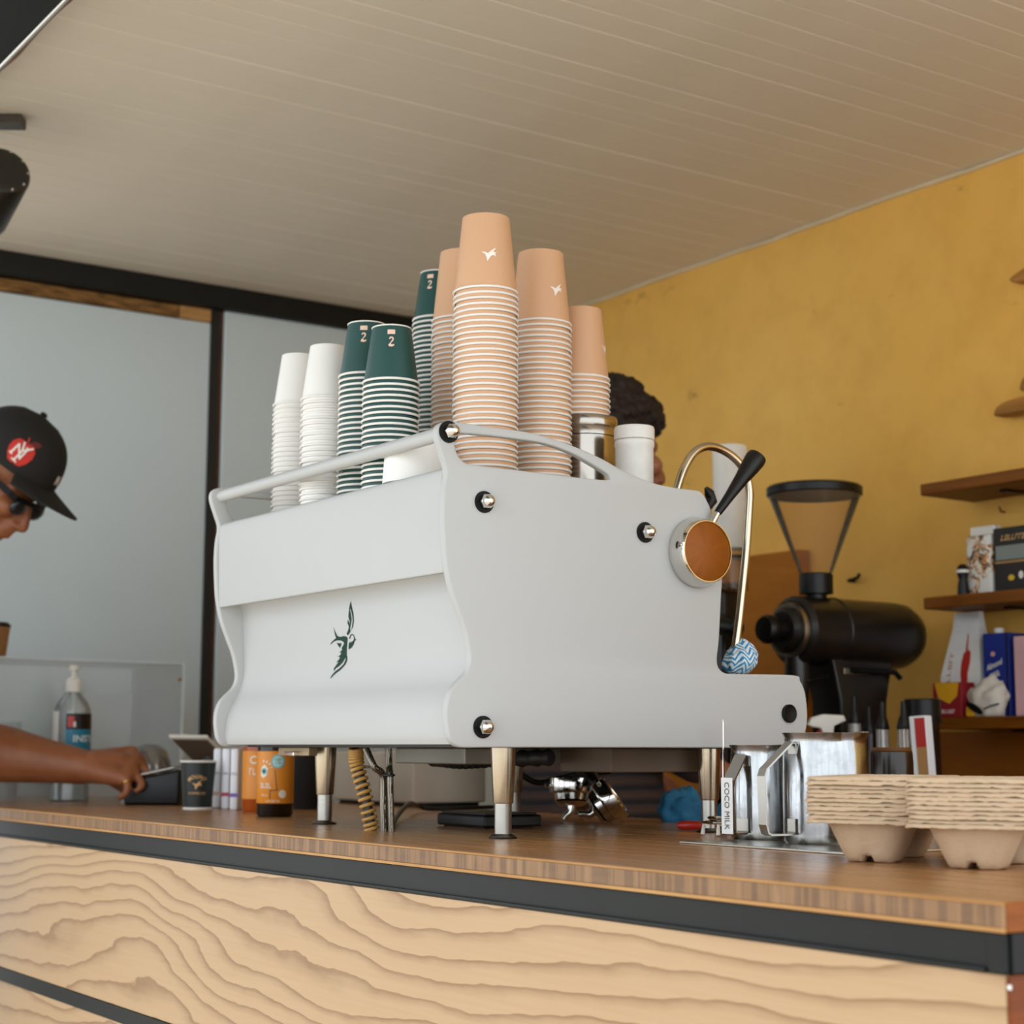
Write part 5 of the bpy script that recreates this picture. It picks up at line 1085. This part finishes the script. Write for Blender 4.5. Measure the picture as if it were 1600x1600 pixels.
# cap
CAPM = mat('black_cap_twill', '#15130f', .85, var=.15, vscale=80, bump=.25, bscale=400)
N_ = 40; bm = nb(); rows = []
def capr(a, t):
    """a azimuth (0 = forward), t 0 at band .. 1 at top; returns local point"""
    fr_ = math.cos(a); rx, ry = .086, .106
    k = (1-t**2.6)**.5 if t < 1 else 0
    front = max(0, fr_)**2
    z_ = .118*t+.006*front*math.sin(t*3.1)-.018*(1-t)*(1-abs(fr_))*0
    r = k*(1+.05*front*(1-t))
    return Vector((math.sin(a)*rx*r, fr_*ry*r+.004, z_-.012*(1-t)*(1 if fr_ < -.2 else 0)))
for j in range(15):
    t = j/15; rows.append([bm.verts.new(HM @ capr(2*math.pi*i/N_, t)) for i in range(N_)])
top = bm.verts.new(HM @ Vector((0, .004, .118)))
for a, b in zip(rows, rows[1:]):
    for i in range(N_): bm.faces.new((a[i], a[(i+1) % N_], b[(i+1) % N_], b[i]))
for i in range(N_): bm.faces.new((rows[-1][i], rows[-1][(i+1) % N_], top))
inr = [bm.verts.new(HM @ (capr(2*math.pi*i/N_, 0)*.97+Vector((0, 0, .004)))) for i in range(N_)]
for i in range(N_): bm.faces.new((rows[0][(i+1) % N_], rows[0][i], inr[i], inr[(i+1) % N_]))
cap_ = O('cap', bm, CAPM, per, smooth=True, angle=60, label='black baseball cap')
bm = nb(); nA, nR = 18, 7; gt = []; 
for q in (0, 1):
    g = []
    for i in range(nA+1):
        a = math.radians(-56+112*i/nA); row = []
        for j in range(nR+1):
            t = j/nR; base = capr(a, 0.02); ext = .078*(math.cos(a*1.55)**.7 if math.cos(a*1.55) > 0 else 0)
            p_ = base+Vector((math.sin(a)*.012*t, ext*t, -.012*t-.014*(math.sin(a)**2)*t-.0035*q+.004)); row.append(bm.verts.new(HM @ p_))
        g.append(row)
    gt.append(g)
for q, g in enumerate(gt):
    for i in range(nA):
        for j in range(nR):
            f = (g[i][j], g[i+1][j], g[i+1][j+1], g[i][j+1]); bm.faces.new(f if q == 0 else f[::-1])
for i in range(nA): bm.faces.new((gt[0][i][nR], gt[0][i+1][nR], gt[1][i+1][nR], gt[1][i][nR]))
for i in (0, nA):
    for j in range(nR): bm.faces.new((gt[0][i][j], gt[0][i][j+1], gt[1][i][j+1], gt[1][i][j]))
bmesh.ops.recalc_face_normals(bm, faces=bm.faces); O('brim', bm, CAPM, cap_, smooth=True, angle=50)
bm = nb(); ellipsoid(bm, (0, .004, .120), (.008, .008, .005), HM, 12); O('button', bm, CAPM, cap_, smooth=True)
def capdecal(pts, a0_, t0, s, off=.0012, holes=()):
    """place a flat outline on the cap crown around azimuth a0_ and height t0"""
    b_ = fine(prism([[(x*s, y*s) for x, y in o_] for o_ in ([pts]+list(holes))], 0), .006); o_ = capr(a0_, t0); ua = (capr(a0_+.02, t0)-capr(a0_-.02, t0)).normalized(); ut = (capr(a0_, t0+.03)-capr(a0_, t0-.03)).normalized()
    for v in b_.verts:
        x, y = v.co.x, v.co.y; a = a0_+x/.098; t = t0+y/.118
        p_ = capr(a, min(.95, max(0, t))); nn = Vector((p_.x, p_.y, p_.z*.5)).normalized(); v.co = HM @ (p_+nn*off)
    return b_
RED = mat('red_embroidery', '#c0281c', .7); WEM = mat('white_embroidery', '#e6e2da', .7)
apple = [(0,.62),(-.28,.80),(-.66,.74),(-.92,.40),(-.95,-.05),(-.78,-.52),(-.48,-.92),(-.16,-1.0),(0,-.92),(.16,-1.0),(.48,-.92),(.78,-.52),(.95,-.05),(.92,.40),(.66,.74),(.28,.80)]
AZ = math.radians(64); TZ = .36
# x on the cap grows towards the wearer's right (back of cap in view), so flip art
def fl(L): return [(-x, y) for x, y in L]
pa = O('apple_patch', capdecal(fl(apple), AZ, TZ, .027), RED, cap_, label='red apple patch')
O('stem', capdecal(fl([(-.05,.62),(.08,.62),(.05,.95),(-.02,1.15),(-.12,1.12),(-.06,.9)]), AZ, TZ, .027), RED, pa); O('leaf', capdecal(fl([(.15,.82),(.45,1.12),(.95,1.18),(1.15,1.08),(.95,.80),(.55,.68)]), AZ, TZ, .027), mat('dark_red_leaf', '#5c1a16', .7), pa)
def bar(x0, y0, x1, y1, w0): 
    d = Vector((x1-x0, y1-y0)).normalized(); n = Vector((-d.y, d.x))*w0/2; return [(x0+n.x, y0+n.y), (x1+n.x, y1+n.y), (x1-n.x, y1-n.y), (x0-n.x, y0-n.y)]
NYL = [bar(-.55,-.45,-.42,.42,.13), bar(-.46,.42,.20,-.50,.13), bar(.16,-.50,.30,.42,.13), bar(-.68,-.40,-.42,-.48,.10), bar(.14,.44,.44,.38,.10), bar(-.18,.72,.02,.10,.12), bar(.62,.62,.0,.08,.12), bar(.02,.12,-.10,-.78,.12), bar(-.30,-.72,.12,-.80,.10)]
O('monogram', merge(*[capdecal(fl(b_), AZ, TZ, .027, .0024+.0001*i) for i, b_ in enumerate(NYL)]), WEM, pa, label='white interlocked NY monogram')
AF = math.radians(-6)
O('front_lettering', merge(*[capdecal(fl([(x+dx, y) for x, y in b_]), AF, .24, .017, .0012+.0001*i) for dx in (0,) for i, b_ in enumerate([bar(-.9,-.5,-.9,.5,.26), bar(-.9,.45,-.3,-.45,.24), bar(-.3,-.5,-.3,.5,.26), bar(.35,.5,.65,0,.24), bar(.95,.5,.65,0,.24), bar(.65,0,.65,-.5,.26)])]), WEM, cap_, label='small white front lettering')
# short hair under the cap, sunglasses
bm = nb(); ellipsoid(bm, (0, -.030, -.030), (.0775, .080, .062), HM); 
O('hair', bm, mat('cropped_grey_hair', '#8f8072', .9, var=.3, vscale=200, bump=.5, bscale=300), per, smooth=True)
sg = nb(); FRM = mat('black_glasses_frame', '#060505', .5, spec=.2)
for s in (-1, 1):
    strip([HM @ Vector((s*.080, -.020, -.026)), HM @ Vector((s*.080, .03, -.030)), HM @ Vector((s*.073, .082, -.034)), HM @ Vector((s*.064, .096, -.036))], HM.to_3x3() @ Vector((0, .12, 1)), .013, .004, sg)
    strip([HM @ Vector((s*.064, .096, -.036)), HM @ Vector((s*.040, .107, -.034)), HM @ Vector((s*.012, .110, -.034)), HM @ Vector((0, .110, -.034))], HM.to_3x3() @ Vector((0, 0, 1)), .010, .004, sg)
gl_ = O('sunglasses', sg, FRM, per, label='black framed sunglasses')
for s in (-1, 1):
    bm = nb(); ellipsoid(bm, (s*.038, .098, -.050), (.027, .012, .020), HM); O('lens', bm, mat('dark_lens', '#1d2226', .06, var=.02), gl_, smooth=True)
# ring on the left hand
rgp = FN[3][0]; a, b = rgp[0], rgp[1]; c = a.lerp(b, .55); d = (b-a).normalized(); mt = Matrix.Translation(c) @ d.to_track_quat('Z', 'Y').to_matrix().to_4x4()
O('ring', tube([mt @ Vector((.0096*math.cos(2*math.pi*k/24), .0096*math.sin(2*math.pi*k/24), 0)) for k in range(25)], .0016, 8), mat('gold_ring', '#c99a3c', .2, 1), per, smooth=True)

# ---- barista behind the machine
SK2 = m_skin('rosy_skin', '#8f563c', '#a86c50')
D2 = 3.41; C2 = P(957, 675, D=D2); gh = (RT0*math.cos(.42)+HD*math.sin(.42)).normalized(); t2 = math.radians(3)
gy_ = (gh*math.cos(t2)-ZZ*math.sin(t2)).normalized(); gx_ = gy_.cross(ZZ).normalized(); gz_ = gx_.cross(gy_).normalized()
H2 = Matrix((gx_, gy_, gz_)).transposed().to_4x4(); H2.translation = C2
bm = nb(); head_parts(bm, H2); nb2 = Vector((C2.x, C2.y, C2.z-.235))-gh*.05; capsule(bm, H2 @ Vector((0, -.035, -.085)), nb2, .054, .064)
ch2 = nb2+Vector((0, 0, -.17)); pe2 = nb2+Vector((0, 0, -.52)); sd = gx_
l2, r2 = nb2-sd*.18+Vector((0, 0, -.05)), nb2+sd*.18+Vector((0, 0, -.05))
capsule(bm, nb2, ch2, .075, .12); capsule(bm, l2, r2, .055, .055); capsule(bm, ch2, pe2, .12, .125); capsule(bm, pe2-sd*.06, pe2+sd*.06, .11, .11)
arms = []
for sh, s in ((l2, -1), (r2, 1)):
    e_ = sh+Vector((0, 0, -.28))-gh*.03+sd*s*.02; w_ = e_+gh*.20+Vector((0, 0, -.10))-sd*s*.04; arms.append((sh, e_, w_)); capsule(bm, sh, e_, .05, .042); capsule(bm, e_, w_, .042, .028)
    k0 = w_+gh*.075+Vector((0, 0, -.03)); kk = [k0+sd*(j-1.5)*.018 for j in range(4)]
    hand_parts(bm, w_, kk, [([k_, k_+gh*.03+Vector((0, 0, -.025)), k_+gh*.03+Vector((0, 0, -.05)), k_+gh*.012+Vector((0, 0, -.062))], .0085) for k_ in kk], ([w_+gh*.03, w_+gh*.055-sd*s*.035+Vector((0, 0, -.03)), w_+gh*.075-sd*s*.03+Vector((0, 0, -.055))], .0105))
for s in (-1, 1):
    hp = pe2+sd*s*.09+Vector((0, 0, -.05)); an_ = Vector((hp.x, hp.y, .09)); kn = hp.lerp(an_, .5)+gh*.02; capsule(bm, hp, kn, .085, .06); capsule(bm, kn, an_, .06, .042); capsule(bm, an_, an_+gh*.15+Vector((0, 0, -.045)), .042, .036)
p2 = remesh(bm, .0048, 8, 'person'); p2.materials.append(SK2); p2.shade_smooth()
ba = O('person', p2, label='dark-haired person in striped sweater behind the espresso machine', cat='person')
bm = nb(); capsule(bm, nb2+Vector((0, 0, -.03)), ch2, .085, .136); capsule(bm, ch2, pe2, .138, .142); capsule(bm, pe2-sd*.06, pe2+sd*.06, .125, .125); capsule(bm, l2, r2, .068, .068)
for sh, e_, w_ in arms: capsule(bm, sh, e_, .066, .057); capsule(bm, e_, e_.lerp(w_, .85), .057, .045)
m_ = remesh(bm, .007, 6, 'sweater')
t = NT('striped_knit'); tc = t.n('ShaderNodeTexCoord'); sx = t.n('ShaderNodeSeparateXYZ'); t.l(tc.outputs['Object'], sx.inputs[0]); wv = t.noise(t.coord(), 6, 2)
f = t.math('FRACT', t.math('ADD', t.math('MULTIPLY', sx.outputs[2], 38.0), t.math('MULTIPLY', wv, .8)))
t.color(t.ramp(f, [(.0, lin('#17161c')), (.35, lin('#4a3428')), (.75, lin('#3a2c28')), (.82, lin('#17161c'))])).set(rough=.9); t.bump(t.noise(t.coord(), 250, 3), .4, .002)
m_.materials.append(t.m); m_.shade_smooth(); O('sweater', m_, None, ba, label='dark striped knit sweater')
bm = nb(); capsule(bm, pe2-sd*.06+Vector((0, 0, -.04)), pe2+sd*.06+Vector((0, 0, -.04)), .122, .122)
for s in (-1, 1):
    hp = pe2+sd*s*.09+Vector((0, 0, -.05)); an_ = Vector((hp.x, hp.y, .12)); kn = hp.lerp(an_, .5)+gh*.02; capsule(bm, hp, kn, .098, .074); capsule(bm, kn, an_, .074, .062)
m_ = remesh(bm, .009, 6, 'trousers'); m_.materials.append(mat('black_denim', '#1b1b1f', .9)); m_.shade_smooth(); O('trousers', m_, None, ba)
for s in (-1, 1):
    hp = pe2+sd*s*.09; bm = nb(); a = Vector((hp.x, hp.y, .052)); capsule(bm, a-gh*.03, a+gh*.16+Vector((0, 0, -.012)), .05, .038); m_ = remesh(bm, .006, 3, 'shoe')
    for v in m_.vertices: v.co.z = max(.001, v.co.z)
    m_.materials.append(mat('black_leather', '#141210', .5)); m_.shade_smooth(); O('shoe', m_, None, ba)
bm = nb()
ellipsoid(bm, (0, -.014, .022), (.083, .100, .088), H2); ellipsoid(bm, (0, -.05, -.03), (.078, .062, .07), H2); ellipsoid(bm, (0, .058, .044), (.060, .046, .042), H2); ellipsoid(bm, (0, .080, .028), (.055, .026, .034), H2)
for k in range(90):
    a = random.uniform(0, 6.28); e = random.uniform(.0, 1.45); p_ = Vector((.078*math.cos(e)*math.sin(a), .098*math.cos(e)*math.cos(a)-.006, .022+.084*math.sin(e)))
    if p_.y > .03 and p_.z < .02: continue
    ellipsoid(bm, p_, (.016, .016, .013), H2, 8)
m_ = remesh(bm, .004, 2, 'hair', .5)
for v in m_.vertices: v.co += v.normal*(.004*mnoise.noise(v.co*90)+.003*mnoise.noise(v.co*220))
m_.materials.append(mat('dark_brown_hair', '#22150d', .7, var=.4, vscale=150, bump=.6, bscale=250)); m_.shade_smooth(); O('hair', m_, None, ba, label='thick dark brown hair')
for s in (-1, 1):
    bm = nb(); ellipsoid(bm, (s*.031, .074, -.046), (.011, .011, .009), H2, 14); ey = O('eye', bm, mat('eye_white', '#d8d2c8', .3), ba, smooth=True)
    bm = nb(); ellipsoid(bm, (s*.031, .0835, -.046), (.005, .003, .005), H2, 12); O('iris', bm, mat('brown_iris', '#2a1608', .2), ey, smooth=True)
